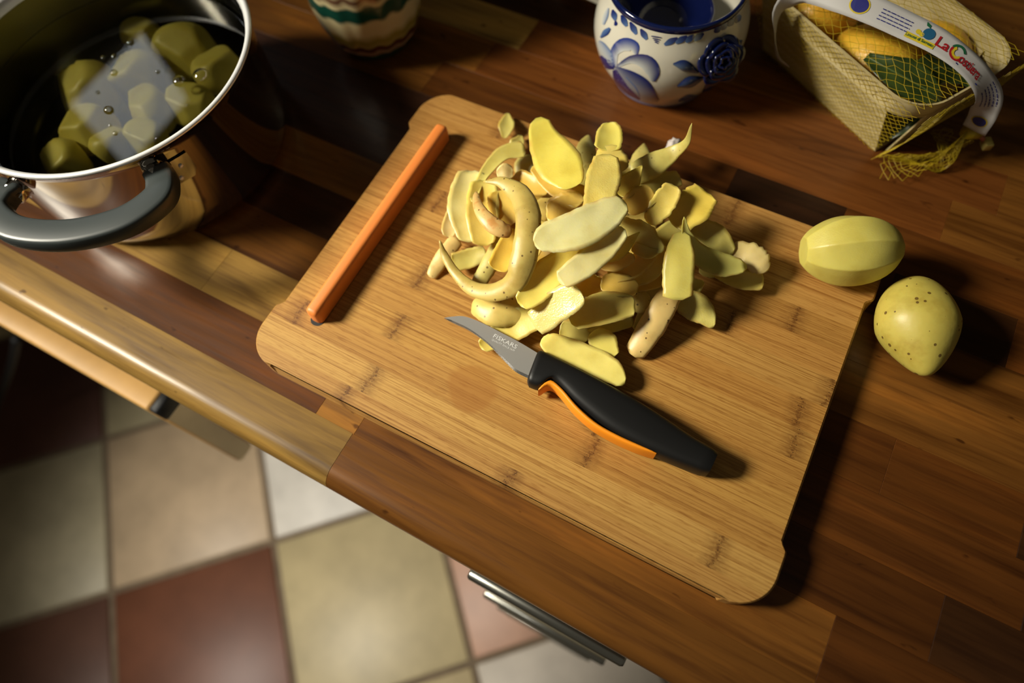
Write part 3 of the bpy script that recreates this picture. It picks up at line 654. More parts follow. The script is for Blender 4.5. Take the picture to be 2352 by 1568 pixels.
# ------------------------------------------------------------------ steel pot
PC = (-.362, -.006); RB, PH = .1035, .0925
pot = empty('steel_pot', (*PC, ZC), 'polished steel cooking pot with grey-black handle, filled with water and potatoes', 'pot')
prof = [(0, 0.0), (.088, 0.0), (.096, .002), (.1005, .006), (RB - .0008, .014), (RB, .022), (RB, .082), (RB + .0012, .0865), (RB + .004, .0905)]
lathe('body', prof + [(RB + .0048, .0915)], STEEL, pot, (*PC, ZC), 128, False)
lip = [(RB + .0045, .0912), (RB + .0048, .0922), (RB + .0040, .0932), (RB + .0024, .0934), (RB + .0006, .0922), (RB - .0008, .0895), (RB - .0012, .086)]
lathe('rim', lip, RIM, pot, (*PC, ZC), 128, False)
INNER = plain('inner_steel', (.20, .19, .15), .16, 1.0)
lathe('inner_wall', [(RB - .0012, .086), (RB - .0012, .02), (.095, .008), (.085, .004), (0, .004)], INNER, pot, (*PC, ZC), 128, False)
def pol(r, a, z): return (PC[0] + r * math.cos(math.radians(a)), PC[1] + r * math.sin(math.radians(a)), ZC + z)
HA = -58
path = [pol(.106, HA + 27, .074), pol(.118, HA + 27, .0755), pol(.130, HA + 24, .0762), pol(.1385, HA + 14, .0765), pol(.1405, HA, .0765), pol(.1385, HA - 14, .0765), pol(.130, HA - 24, .0762), pol(.118, HA - 27, .0755), pol(.106, HA - 27, .074)]
hp = cr(path, 60); V, F = [], []; m = 20
for i, p in enumerate(hp):
    p = Vector(p); t = (Vector(hp[min(i + 1, 59)]) - Vector(hp[max(i - 1, 0)])).normalized(); s = t.cross(Vector((0, 0, 1))).normalized(); u = s.cross(t)
    w, h = .0094, .0064
    if i in (0, 59): w, h = w * .8, h * .8
    for q in range(m):
        ph = 2 * math.pi * q / m; cs, sn = math.cos(ph), math.sin(ph)
        V.append(p + s * (w * math.copysign(abs(cs) ** .38, cs)) + u * (h * math.copysign(abs(sn) ** .38, sn)))
for i in range(59):
    for q in range(m): F.append((i * m + q, i * m + (q + 1) % m, (i + 1) * m + (q + 1) % m, (i + 1) * m + q))
F += [tuple(range(m))[::-1], tuple(range(59 * m, 60 * m))]
mesh('handle', V, F, POT_BLACK, pot)
for sg in (1, -1):
    a = HA + sg * 26
    pv, pf = tube_vf([pol(.1045, a, .073), pol(.1135, a, .0735)], .0078, 16)
    br = mesh('bracket', pv, pf, STEEL, pot)
    aa = HA + sg * 33   # riveted plate
    V, F = [], []
    for i, da in enumerate([-6, -3, 0, 3, 6]):
        for z in (.056, .062, .070, .076):
            V.append(pol(.1046, aa + da * (1 if z > .058 else .6) , z))
    for i in range(4):
        for q in range(3): F.append((i * 4 + q, i * 4 + q + 1, i * 4 + q + 5, i * 4 + q + 4))
    pm = mesh('bracket_plate', V, F, STEEL, None); pm.parent = br; pm.matrix_parent_inverse = br.matrix_world.inverted()
    for z, da in ((.069, 1.5), (.060, -1.0)):
        rv = mesh('rivet', *tube_vf([pol(.1040, aa + da, z), pol(.1053, aa + da, z), pol(.1058, aa + da, z)], [.0016, .0016, .0008], 10), RIM, None); rv.parent = br; rv.matrix_parent_inverse = br.matrix_world.inverted()
# water
wm = Mat('water'); nt = wm.t; tr = wm.n('ShaderNodeBsdfTransparent'); tr.inputs[0].default_value = (.90, .90, .74, 1)
gl = wm.n('ShaderNodeBsdfGlossy'); gl.inputs['Roughness'].default_value = .02; frn = wm.n('ShaderNodeFresnel', i_IOR=1.36)
mx = wm.n('ShaderNodeMixShader'); wm.l(frn.outputs[0], mx.inputs[0]); wm.l(tr.outputs[0], mx.inputs[1]); wm.l(gl.outputs[0], mx.inputs[2])
wm.l(mx.outputs[0], nt.nodes['Material Output'].inputs['Surface'])
WZ = .0615
water = lathe('water', [(0, WZ), (.05, WZ), (.096, WZ), (.0985, WZ), (.0990, WZ), (.1010, WZ + .0003), (RB - .0016, WZ + .0011)], wm.m, None, (*PC, ZC), 96, False)
water.data.flip_normals() if hasattr(water.data, 'flip_normals') else None
tag(water, 'clear water filling the steel pot, with bubbles and a window glint', 'water', kind='stuff')
BUB2 = wm.m.copy(); BUB2.name = 'bubble_film'; BUB2.node_tree.nodes['Fresnel'].inputs['IOR'].default_value = 1.9; BUB2.node_tree.nodes['Transparent BSDF'].inputs[0].default_value = (.95, .95, .9, 1)
for bx, by, br_ in [(412, 187, 16), (463, 175, 22), (262, 167, 9), (250, 253, 12), (262, 130, 6), (237, 133, 6), (300, 97, 9), (265, 306, 6), (432, 243, 5), (225, 212, 5), (363, 165, 5), (253, 288, 4), (360, 318, 4)]:
    c = P(bx, by, ZC + WZ); r = br_ * mpp(c) * .9
    pr = [(r * math.cos(t), r * .75 * math.sin(t)) for t in [math.pi / 2 * q / 6 for q in range(7)]]
    b = lathe('bubble', pr, BUB2, None, (c.x, c.y, ZC + WZ + .0001), 20, False); b.parent = water
# potato chunks in the water
chs = [(326, 82, 34, 52, 0), (428, 118, 40, 78, 20), (505, 160, 40, 66, 60), (205, 210, 38, 88, -20), (318, 175, 40, 72, 40), (438, 240, 42, 64, 10), (345, 255, 42, 70, -35), (205, 298, 40, 74, 25), (262, 332, 44, 58, 70), (335, 318, 44, 58, 15), (150, 376, 40, 66, -30), (250, 250, 24, 60, 30), (400, 180, 22, 60, 80)]
rnd = random.Random(11)
for i, (x, y, zz, s, a) in enumerate(chs):
    c = P(x, y, ZC + zz / 1000); r = s * mpp(c) * .90
    pl = [((rnd.uniform(-.5, .5), rnd.uniform(-.5, .5), 1), rnd.uniform(.62, .75)), ((1, rnd.uniform(-.4, .4), rnd.uniform(-.1, .5)), rnd.uniform(.65, .85)), ((-1, rnd.uniform(-.4, .4), rnd.uniform(-.3, .4)), rnd.uniform(.7, .9)),
          ((rnd.uniform(-.4, .4), -1, rnd.uniform(0, .6)), rnd.uniform(.6, .8)), ((rnd.uniform(-.4, .4), 1, rnd.uniform(-.2, .4)), .85), ((.6, -.7, .7), .82), ((0, 0, -1), .7)]
    rz_ = min(r * .85, (WZ - .002 - zz / 1000) / .72)
    bm = rock(c, (r * 1.08, r * .92, min(r * .85, .021)), rz(a), pl, i + 20, 4, .05, .02)
    for v in bm.verts:
        q = Vector((v.co.x - PC[0], v.co.y - PC[1])); L = q.length
        if L > .0995: q *= .0995 / L; v.co.x, v.co.y = PC[0] + q.x, PC[1] + q.y
        v.co.z = min(max(v.co.z, ZC + .006), ZC + WZ - .0012)
    o = from_bm('potato_chunk', bm, FLESH, color=srgb(206, 192, 98))
    tag(o, 'peeled potato chunk lying under the water in the steel pot', 'potato', 'potato chunks in the pot')

# ------------------------------------------------------------------ striped green vase
VC = (-.2680, .170)
vm = Mat('striped_glaze'); o_ = vm.obj; sx = vm.n('ShaderNodeSeparateXYZ'); vm.l(o_, sx.inputs[0])
ang = vm.math('ARCTAN2', vm.math('SUBTRACT', sx.outputs[1], VC[1]), vm.math('SUBTRACT', sx.outputs[0], VC[0]))
wv = vm.math('MULTIPLY', vm.math('SINE', vm.math('MULTIPLY', ang, 17)), .0011)
nz = vm.math('MULTIPLY', vm.math('SUBTRACT', vm.noise(o_, 95, 2), .5), .004)
hh = vm.math('ADD', vm.math('ADD', vm.math('SUBTRACT', sx.outputs[2], ZC), wv), nz)
t = vm.math('MULTIPLY', hh, 8.0)   # 0..1 over 10 cm
G_, CRM, BRN, OLV = srgb(20, 66, 54), srgb(196, 184, 142), srgb(84, 48, 34), srgb(140, 128, 52)
vm.col(vm.ramp(t, [(0, G_), (.095, G_), (.115, srgb(150, 118, 92)), (.14, srgb(150, 124, 98)), (.155, BRN), (.18, BRN), (.20, srgb(160, 146, 82)), (.25, OLV), (.31, CRM), (.40, CRM), (.43, G_), (.50, G_), (.525, CRM), (.56, BRN), (.60, CRM), (.63, G_), (.8, G_), (.85, CRM), (1, CRM)]))
vm.set(Roughness=.16, Coat_Weight=.3, Coat_Roughness=.08); vm.bump(wv, .6, .4)
lathe('ceramic_vase', [(0.0113, 0), (0.0282, 0), (0.0324, 0.004), (0.039, 0.016), (0.0437, 0.032), (0.0461, 0.048), (0.0461, 0.062), (0.0442, 0.078), (0.0395, 0.094), (0.0338, 0.106), (0.031, 0.118), (0.032, 0.128), (0.0334, 0.132), (0.032, 0.134), (0.0291, 0.128), (0.0282, 0.116), (0.0338, 0.098), (0.0395, 0.08), (0.0376, 0.03), (0.0188, 0.008), (0.0, 0.006)], vm.m, None, (*VC, ZC), 72, False)
tag(bpy.data.objects['ceramic_vase'], 'round ceramic pot with green, cream and brown wavy stripes behind the board', 'vase')

# ------------------------------------------------------------------ blue and white pot
GC = (-.0290, .2350)
gz = empty('painted_ceramic_pot', (*GC, ZC), 'white glazed pot painted with cobalt flowers and a raised blue rose', 'pot')
GP = [(r, z * .93) for r, z in cr([(.0365, .0), (.0390, .002), (.0470, .016), (.0530, .028), (.0568, .042), (.0575, .054), (.0556, .067), (.0515, .079), (.0492, .087)], 40)]
lathe('body', [(0, 0)] + GP, GLAZE, gz, (*GC, ZC), 96, False)
lathe('foot_ring', [(.0362, .0002), (.0390, .0002), (.0402, .0024), (.0398, .0040)], plain('grey_blue_glaze', srgb(96, 94, 120), .2), gz, (*GC, ZC), 96, False)
lathe('blue_rim', [(r, z - .0061) for r, z in [(.0492, .0845), (.0500, .087), (.0500, .0895), (.0486, .0908), (.0470, .0898), (.0462, .087)]], NAVY, gz, (*GC, ZC), 96, False)
lathe('inner_wall', [(.0465, .0825), (.0478, .074), (.052, .058), (.052, .045), (.045, .022), (.036, .010), (0, .008)], GLAZE, gz, (*GC, ZC), 96, False)
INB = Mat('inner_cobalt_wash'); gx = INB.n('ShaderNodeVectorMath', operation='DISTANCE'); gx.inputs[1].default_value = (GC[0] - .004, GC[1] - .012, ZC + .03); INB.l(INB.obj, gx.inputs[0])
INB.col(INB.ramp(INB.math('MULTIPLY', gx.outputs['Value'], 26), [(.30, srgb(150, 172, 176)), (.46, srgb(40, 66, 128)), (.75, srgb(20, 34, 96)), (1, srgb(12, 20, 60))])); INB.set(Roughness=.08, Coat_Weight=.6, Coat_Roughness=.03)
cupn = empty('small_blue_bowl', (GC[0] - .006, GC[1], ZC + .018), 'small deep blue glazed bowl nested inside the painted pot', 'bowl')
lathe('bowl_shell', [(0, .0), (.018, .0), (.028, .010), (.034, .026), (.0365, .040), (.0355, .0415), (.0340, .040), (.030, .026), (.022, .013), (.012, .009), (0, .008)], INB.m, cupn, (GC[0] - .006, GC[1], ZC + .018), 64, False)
mk = lambda f: (lambda c: (c.x, c.y))(f)
# music-note motif inside the far wall and dark brush panel
def on_inner(a, z, r=.0490): return Vector((GC[0] + r * math.cos(math.radians(a)), GC[1] + r * math.sin(math.radians(a)), ZC + z))
for (a0, z0, a1, z1, w) in [(47, .062, 46, .080, .0006), (41, .064, 40, .082, .0006)]:
    tube('painted_note', [on_inner(a0, z0), on_inner(a1, z1)], w, BLACK, gz, 6)
    tube('painted_note', [on_inner(a0, z0, .0494), on_inner(a0, z0, .0485)], .0024, BLACK, gz, 10)
def radius_at(z):
    for (r0, z0), (r1, z1) in zip(GP, GP[1:]):
        if z0 <= z <= z1: return r0 + (r1 - r0) * (z - z0) / (z1 - z0)
    return GP[-1][0]
def hit(px, py):
    """first point of the pot's outer wall along a line of sight"""
    d = (P(px, py, ZC) - CAM); best = None
    for i in range(700):
        s = .55 + .55 * i / 700; p = CAM + d * s; z = p.z - ZC
        if z < .0005: break
        if z > .0808: continue
        r = math.hypot(p.x - GC[0], p.y - GC[1])
        if r <= radius_at(z):
            lo, hi = s - .55 / 700, s
            for _ in range(12):
                md = (lo + hi) / 2; p = CAM + d * md
                if math.hypot(p.x - GC[0], p.y - GC[1]) <= radius_at(max(p.z - ZC, .0001)): hi = md
                else: lo = md
            best = CAM + d * hi; break
    return best
def brush(pts, colA, colB, name='painted_petal', ns=18, nc=9, off=.00035, bulge=0, mat=PAINT, parent=gz, across=True, power=1.6):
    s = cr(pts, ns); V, col, ok = [], [], True
    for i, q in enumerate(s):
        a, b = s[max(i - 1, 0)], s[min(i + 1, ns - 1)]; tx, ty = b[0] - a[0], b[1] - a[1]; L = math.hypot(tx, ty) or 1
        nx, ny = -ty / L, tx / L; w = max(q[2], .6) / 2
        for k in range(nc):
            u = -1 + 2 * k / (nc - 1); h = hit(q[0] + nx * w * u, q[1] + ny * w * u)
            if h is None: V.append(None); col.append((0, 0, 0)); continue
            n = Vector((h.x - GC[0], h.y - GC[1], 0)).normalized()
            V.append(h + n * (off + bulge * (1 - u * u) * math.sin(math.pi * min(max(i / (ns - 1), .03), .97))))
            f = ((u + 1) / 2 if across else i / (ns - 1)) ** power; col.append(tuple(x + (y - x) * f for x, y in zip(colA, colB)))
    idx, vv, cc = {}, [], []
    for i, v in enumerate(V):
        if v is not None: idx[i] = len(vv); vv.append(v); cc.append(col[i])
    F = []
    for i in range(ns - 1):
        for k in range(nc - 1):
            f = (i * nc + k, i * nc + k + 1, (i + 1) * nc + k + 1, (i + 1) * nc + k)
            if all(x in idx for x in f): F.append(tuple(idx[x] for x in f))
    if not F: return
    me = bpy.data.meshes.new(name); me.from_pydata([tuple(v) for v in vv], [], F); me.update()
    at = me.color_attributes.new('paint', 'FLOAT_COLOR', 'POINT')
    for i, c in enumerate(cc): at.data[i].color = (*c, 1)
    return link(name, me, mat, parent)
W_, B1, B2, B3 = srgb(196, 200, 196), srgb(30, 52, 128), srgb(20, 34, 100), srgb(84, 112, 158)
brush([(1413, 152, 8), (1412, 120, 20), (1432, 102, 30), (1456, 106, 26), (1462, 124, 8)], B1, W_, power=1.5)
brush([(1418, 152, 6), (1450, 136, 18), (1484, 142, 34), (1500, 164, 32), (1500, 186, 10)], B2, W_, power=1.5)
brush([(1414, 154, 8), (1440, 180, 44), (1475, 206, 50), (1512, 232, 8)], B2, W_, power=1.5)
brush([(1408, 150, 6), (1396, 128, 24), (1382, 104, 18), (1376, 94, 6)], W_, B3)
brush([(1412, 154, 10), (1398, 148, 20), (1386, 138, 14), (1380, 128, 6)], B2, B1)
brush([(1412, 160, 10), (1420, 180, 18), (1440, 206, 16), (1470, 228, 6)], srgb(50, 40, 110), B2)
brush([(1380, 86, 4), (1392, 74, 14), (1402, 64, 6)], B3, B2)
brush([(1386, 56, 6), (1392, 36, 12), (1398, 18, 4)], W_, B3)
for k, (x, y, x2, y2) in enumerate([(1428, 34, 1440, 60), (1448, 50, 1462, 78), (1472, 66, 1486, 90), (1526, 102, 1556, 86), (1552, 98, 1578, 82), (1575, 96, 1594, 80), (1594, 92, 1616, 76), (1640, 74, 1654, 62), (1656, 68, 1668, 54), (1672, 60, 1684, 44), (1688, 52, 1700, 34), (1408, 22, 1414, 46)]):
    brush([(x2, y2, 4), ((x + x2) / 2, (y + y2) / 2, 14), (x, y, 6)] if k in (3, 4, 5, 6) else [(x, y, 4), ((x + x2) / 2, (y + y2) / 2, 14), (x2, y2, 6)], B2, B3, across=False)
for i, (w, y) in enumerate([(12, 84), (9, 89), (6, 93), (4, 97)]):
    brush([(1508 - w, y - 2, 2), (1508, y, 3), (1508 + w, y + 2, 2)], B2, B2, name='painted_stroke')
brush([(1414, 46, 2), (1415, 54, 8), (1412, 58, 3)], B2, B2, name='painted_stroke')
brush([(1558, 232, 3), (1580, 224, 14), (1604, 220, 3)], B3, srgb(120, 120, 160)); brush([(1682, 104, 3), (1695, 98, 14), (1704, 92, 3)], B3, B2)
brush([(1438, 176, 2), (1460, 200, 3), (1470, 222, 2)], B3, B3, name='painted_stroke')
LFA, LFB = srgb(20, 36, 84), srgb(120, 142, 164)
for pts in ([(1546, 146, 4), (1572, 150, 26), (1604, 166, 6)], [(1556, 198, 4), (1584, 188, 26), (1616, 178, 5)], [(1612, 214, 5), (1630, 204, 30), (1640, 186, 8)]):
    brush(pts, LFA, LFB if pts[0][0] < 1600 else LFA, 'raised_leaf', bulge=.0022, off=.0004)
# rose: nested wavy petals
rc = hit(1652, 136); rn = (Vector((rc.x - GC[0], rc.y - GC[1], .012)).normalized() * .65 + (CAM - rc).normalized() * .35).normalized(); rt = Vector((-rn.y, rn.x, 0)).normalized(); ru = rn.cross(rt).normalized()
rose = empty('raised_rose', tuple(rc)); rose.parent = gz; rose.matrix_parent_inverse = gz.matrix_world.inverted()
rose.matrix_parent_inverse = Matrix.Translation(-gz.location)
for ring, (r0, h, np_, wid) in enumerate([(.0180, .0046, 6, 1.25), (.0134, .0074, 5, 1.3), (.0088, .0094, 4, 1.35), (.0046, .0106, 3, 1.3)]):
    for k in range(np_):
        a0 = 2 * math.pi * k / np_ + ring * .6; V, F = [], []; na, nr = 13, 6
        for i in range(na):
            a = a0 + (i / (na - 1) - .5) * 2 * math.pi / np_ * wid
            wv_ = 1 - .22 * abs(2 * i / (na - 1) - 1) ** 2
            for j in range(nr):
                q = j / (nr - 1); rr = r0 * (.45 + .55 * q) * (wv_ if q > .5 else 1) + .0005 * math.sin(5 * a + ring); hh_ = h * (.25 + .75 * math.sin(q * 1.9)) * (1 if q < .8 else .92)
                V.append(rc + rt * (rr * math.cos(a)) + ru * (rr * math.sin(a)) + rn * (hh_ - .001 + .0004 * math.sin(3 * a + k)))
        for i in range(na - 1):
            for j in range(nr - 1): F.append((i * nr + j, i * nr + j + 1, (i + 1) * nr + j + 1, (i + 1) * nr + j))
        o = mesh('rose_petal', V, F, NAVY, None); sm = o.modifiers.new('thick', 'SOLIDIFY'); sm.thickness = .0011; sm.offset = 0
        o.parent = rose; o.matrix_parent_inverse = Matrix.Translation(-Vector(rc)) if False else Matrix.Identity(4)
        o.matrix_parent_inverse = Matrix.Translation(-Vector(rc))

# white dish behind
lathe('white_dish', [(0, .004), (.055, .004), (.058, 0), (.062, .001), (.080, .012), (.0835, .0145), (.082, .0158), (.078, .0142), (.060, .0062), (0, .0062)], GLAZE, None, (-.098, .352, ZC), 72, False)
tag(bpy.data.objects['white_dish'], 'white dish edge standing behind the blue painted pot', 'dish')

# ------------------------------------------------------------------ lemons in a veneer punnet with net
BCN = Vector((.155, .200, 0)); bu, bv = Vector((-.857, .515, 0)), Vector((.515, .857, 0)); LU, LV, RZ = .168, .098, .966
def bp(u, v, z): return Vector((BCN.x, BCN.y, 0)) + bu * u + bv * v + Vector((0, 0, z))
pun = empty('veneer_punnet', tuple(bp(LU / 2, LV / 2, ZC)), 'thin pale wooden fruit punnet with curved rim band, wrapped in yellow net', 'punnet')
def slab(name, quad, th, parent, mat=VENEER):
    q = [Vector(x) for x in quad]; n = (q[1] - q[0]).cross(q[3] - q[0]).normalized() * th
    V = q + [x + n for x in q]
    return mesh(name, V, [(0, 1, 2, 3)[::-1], (4, 5, 6, 7), (0, 1, 5, 4), (1, 2, 6, 5), (2, 3, 7, 6), (3, 0, 4, 7)], mat, parent, False)
IN, zb, zt = .020, ZC + .0015, RZ - .012
slab('floor_panel', [bp(IN, IN, zb), bp(LU - IN, IN, zb), bp(LU - IN, LV - IN, zb), bp(IN, LV - IN, zb)], .0012, pun)
slab('side_panel', [bp(IN, IN + .001, zb), bp(LU - IN, IN, zb), bp(LU - .012, .006, zt), bp(.024, .006, zt)], -.0012, pun)
slab('side_panel', [bp(IN, LV - IN, zb), bp(LU - IN, LV - IN, zb), bp(LU - .012, LV - .006, zt), bp(.024, LV - .006, zt)], .0012, pun)
slab('end_panel', [bp(IN - .004, IN + .006, zb), bp(IN - .004, LV - IN - .004, zb), bp(.005, LV - .016, zt), bp(.005, .024, zt)], .0012, pun)
slab('end_panel', [bp(LU - IN, IN + .004, zb), bp(LU - IN, LV - IN - .004, zb), bp(LU - .006, LV - .016, zt), bp(LU - .006, .016, zt)], -.0012, pun)
def rrect(r, ins=0, n=10):
    out = []
    for (cu_, cv_, a0) in ((r, r, 180), (LU - r, r, 270), (LU - r, LV - r, 0), (r, LV - r, 90)):
        for k in range(n + 1):
            a = math.radians(a0 + 90 * k / n); out.append((cu_ + (r - ins) * math.cos(a), cv_ + (r - ins) * math.sin(a)))
    return out
ro, ri = rrect(.026), rrect(.026, .0014); N = len(ro); V, F = [], []
for (u, v), (u2, v2) in zip(ro, ri):
    f_ = .0055
    cu_, cv_ = LU / 2, LV / 2; k = 1 - .05
    V += [bp(cu_ + (u - cu_) * .955, cv_ + (v - cv_) * .945, RZ - .016), bp(u, v, RZ), bp(u2, v2, RZ), bp(cu_ + (u2 - cu_) * .955, cv_ + (v2 - cv_) * .945, RZ - .016)]
for i in range(N):
    a, b = i * 4, ((i + 1) % N) * 4
    for q in range(4): F.append((a + q, a + (q + 1) % 4, b + (q + 1) % 4, b + q))
bm = bmesh.new(); vs = [bm.verts.new(v) for v in V]
for f in F: bm.faces.new([vs[q] for q in f])
rb = from_bm('rim_band', bm, VENEER, pun); rb.data.set_sharp_from_angle(angle=math.radians(50))
# lemons
lm = Mat('lemon_peel'); ln = lm.n('ShaderNodeTexVoronoi', i_Scale=480.0); lm.l(lm.obj, ln.inputs['Vector'])
lm.col(lm.mix(lm.ramp(lm.noise(lm.obj, 30, 3), [(.35, (0, 0, 0)), (.7, (1, 1, 1))]), srgb(226, 168, 40), srgb(236, 190, 62))); lm.set(Roughness=.38, Subsurface_Weight=.1, Subsurface_Scale=.004); lm.bump(ln.outputs['Distance'], .35, .0008)
def lemon(c, axis_a, L=.036, R=.0262, tilt=0, label='', s=0):
    bm = bmesh.new(); bmesh.ops.create_icosphere(bm, subdivisions=4, radius=1); Rm = rz(axis_a) @ Matrix.Rotation(math.radians(tilt), 3, 'Y')
    for v in bm.verts:
        d = v.co; x = d.x; k = 1.0
        r = math.sqrt(max(1 - x * x, 0)); nip = max(0, abs(x) - .86) / .14
        d2 = Vector((x * L + math.copysign(nip ** 1.5 * .004, x), d.y * R * (1 + .04 * noise.noise(d * 2 + Vector((s, 0, 0)))), d.z * R)); v.co = Vector(c) + Rm @ d2
    return tag(from_bm('lemon', bm, lm.m), label, 'lemon')
lemon(bp(.064, .040, ZC + .038), -31, L=.033, label='biggest lemon in view, partly covered by a dark leaf in the punnet')
lemon(bp(.127, .049, ZC + .036), 59, L=.031, R=.0235, label='shaded lemon behind, at the punnet end nearest the painted pot', s=3)
lemon(bp(.046, .0775, ZC + .046), -31, L=.024, R=.0175, label='smaller lemon behind the label band against the far side of the punnet', s=7)
# leaves
LEAFM = Mat('citrus_leaf'); LEAFM.col(LEAFM.ramp(LEAFM.noise(LEAFM.obj, 60, 3), [(.35, srgb(28, 46, 18)), (.7, srgb(66, 84, 38))])); LEAFM.set(Roughness=.32)
def leaf(pts, label, roll=0, cup=.18):
    V, top, und, fr = ribbon(pts, ns=22, nc=11, thick=.0005, cup=cup, ragged=.02, base=ZC, roll=roll)
    me = bpy.data.meshes.new('leaf'); me.from_pydata([tuple(v) for v in V], [], top + und); me.update()
    o = link('citrus_leaf', me, LEAFM.m); tag(o, label, 'leaf')
    path = [c + nn * .0004 for c, t, s, nn, w in fr]; tube('midrib', path, .0005, plain('leaf_rib', srgb(92, 110, 58), .4) if 'leaf_rib' not in bpy.data.materials else bpy.data.materials['leaf_rib'], o, 5)
    return o
leaf([(1990, 130, 60, 20), (2040, 158, 62, 60), (2090, 185, 60, 86), (2140, 215, 56, 50), (2160, 235, 50, 8)], 'dark green leaf with its tip against the punnet rim corner')
leaf([(2060, 215, 52, 10), (2110, 175, 60, 60), (2165, 155, 62, 76), (2210, 175, 58, 40), (2228, 200, 54, 6)], 'dark green leaf lying across the big lemon under the label band', roll=10)
leaf([(2045, 318, 16, 5), (2065, 300, 22, 24), (2090, 285, 28, 30), (2110, 272, 30, 8)], 'light green leaf showing through the gap at the punnet corner')
# net
net = empty('net_bag', tuple(bp(LU / 2, LV / 2, ZC)), 'fine yellow net bag drawn tight around the lemon punnet and tied', 'net')
def net_patch(fn, nu, nv, r, jit, name='netting', seed=0):
    rd = random.Random(seed); V, F = [], []; G = {}
    for i in range(nu + 1):
        for j in range(nv + 1):
            s = (i + (.5 if j % 2 else 0)) / (nu + .5); t = j / nv; G[i, j] = fn(s + rd.uniform(-jit, jit) / nu, t + rd.uniform(-jit, jit) / nv)
    def seg(a, b):
        a, b = G[a], G[b]; d = b - a
        if d.length < 1e-6: return
        d.normalize(); s = d.cross(Vector((.3, .2, 1))).normalized(); u = s.cross(d); k0 = len(V)
        for p in (a, b):
            for q in range(3):
                g = 2 * math.pi * q / 3; V.append(p + s * (r * math.cos(g)) + u * (r * math.sin(g)))
        for q in range(3): F.append((k0 + q, k0 + (q + 1) % 3, k0 + 3 + (q + 1) % 3, k0 + 3 + q))
    for j in range(nv):
        for i in range(nu + 1):
            seg((i, j), (i, j + 1)); k = i + (1 if j % 2 else -1)
            if (k, j + 1) in G: seg((i, j), (k, j + 1))
    o = mesh(name, V, F, NET, net); o['kind'] = 'stuff'; return o
def top_fn(s, t):
    u, v = s * LU, t * LV; e = min(min(s, 1 - s), min(t, 1 - t)) * 2; e = min(max(e, 0), 1)
    z = RZ + .0008 + .010 * math.sin(min(e * 1.3, 1) * math.pi / 2) * (1 if s > .22 else s / .22) + .0012 * noise.noise(Vector((u * 60, v * 60, 0)))
    q = 1 - .03 * (1 - e); return bp(LU / 2 + (u - LU / 2) * q, LV / 2 + (v - LV / 2) * q, z)
net_patch(top_fn, 18, 34, .00018, .18, seed=1)
def side_fn(s, t):
    z0, z1 = ZC + .001, RZ + .0006; z = z0 + (z1 - z0) * t; k = IN * (1 - t) ; return bp(k + (LU - 2 * k) * s, k * 1.0 - .0022 + .0006 * noise.noise(Vector((s * 40, t * 20, 3))), z)
net_patch(side_fn, 26, 26, .00018, .15, seed=2)
def end_fn(s, t):
    z0, z1 = ZC + .001, RZ + .0006; z = z0 + (z1 - z0) * t; k = IN * (1 - t); return bp(k * 1.0 - .0045 - .004 * math.sin(math.pi * t), k * .6 + (LV - 1.2 * k) * s, z)
net_patch(end_fn, 16, 26, .00018, .2, seed=3)
knot = P(2222, 300, ZC + .024)
def gather_fn(s, t):
    a = bp(-.001 + .012 * math.sin(s * 9), .004 + (LV * .75) * s, ZC + .0012 + .006 * abs(math.sin(s * 7)))
    mid = a.lerp(knot, t); sag = math.sin(math.pi * t) * .006
    p = mid + bv * (-.010 * math.sin(math.pi * t) * (1 - s)) - bu * (.010 * math.sin(math.pi * t)); p.z = max(p.z - sag + .004 * noise.noise(p * 80), ZC + .0008); return p
net_patch(gather_fn, 13, 20, .00022, .25, seed=4)
def gather2(s, t):
    a = P(2015 + 60 * s, 362 - 4 * s, ZC + .0015); b = P(2240, 305 + 16 * s, ZC + .02); c = P(2150 + 20 * s, 386 - 20 * s, ZC + .003)
    p = a * (1 - t) ** 2 + c * 2 * t * (1 - t) * 1.0 + b * t * t; p = p + Vector((0, 0, .004 * math.sin(12 * s + 5 * t))); p.z = max(p.z, ZC + .0008); return p
net_patch(gather2, 7, 22, .00026, .3, seed=5)
mesh('net_knot', *tube_vf([knot, P(2238, 306, ZC + .021), P(2248, 310, ZC + .018)], [.006, .0045, .003], 10), NET, net)
mesh('tie', *tube_vf([P(2246, 308, ZC + .018), P(2262, 324, ZC + .013)], .0016, 8), plain('red_tie', srgb(190, 110, 80), .5), net)
bm = box_bm(-.003, .003, -.0042, .0042, -.003, .003, .0008, 2); cc_ = P(2266, 330, ZC + .012)
for v in bm.verts: v.co = cc_ + rz(30) @ v.co
from_bm('clip', bm, plain('brass_clip', srgb(196, 176, 96), .35, .3), net)
# label band
band_pts = [(1806, 150, 26, 34, 70), (1788, 128, 34, 36, 70), (1782, 80, 52, 38, 68), (1795, 20, 74, 46, 60), (1850, -22, 88, 56, 40), (1930, -4, 92, 58, 20), (2010, 26, 92, 60, 8), (2080, 58, 90, 62, 0), (2150, 92, 88, 62, -6), (2210, 134, 83, 58, -8), (2252, 178, 74, 58, -4), (2270, 222, 60, 60, 10), (2258, 262, 44, 58, 20), (2236, 300, 28, 54, 25)]
V, top, und, fr = ribbon(band_pts, ns=90, nc=7, thick=.0003, cup=-.02, ragged=0, base=ZC)
me = bpy.data.meshes.new('label_band'); me.from_pydata([tuple(v) for v in V], [], top + und); me.update(); band = link('label_band', me, LABEL, net); band['label'] = 'white printed paper band'
def on_band(s, t, off=.0004):
    k = min(max(s, 0), 1) * 89; i = min(int(k), 88); f = k - i
    a, b = fr[i], fr[i + 1]; c = a[0].lerp(b[0], f); sd = a[2].lerp(b[2], f); nn = a[3].lerp(b[3], f); w = a[4] + (b[4] - a[4]) * f
    return c + sd * (w * t) + nn * (off - .02 * w * t * t)
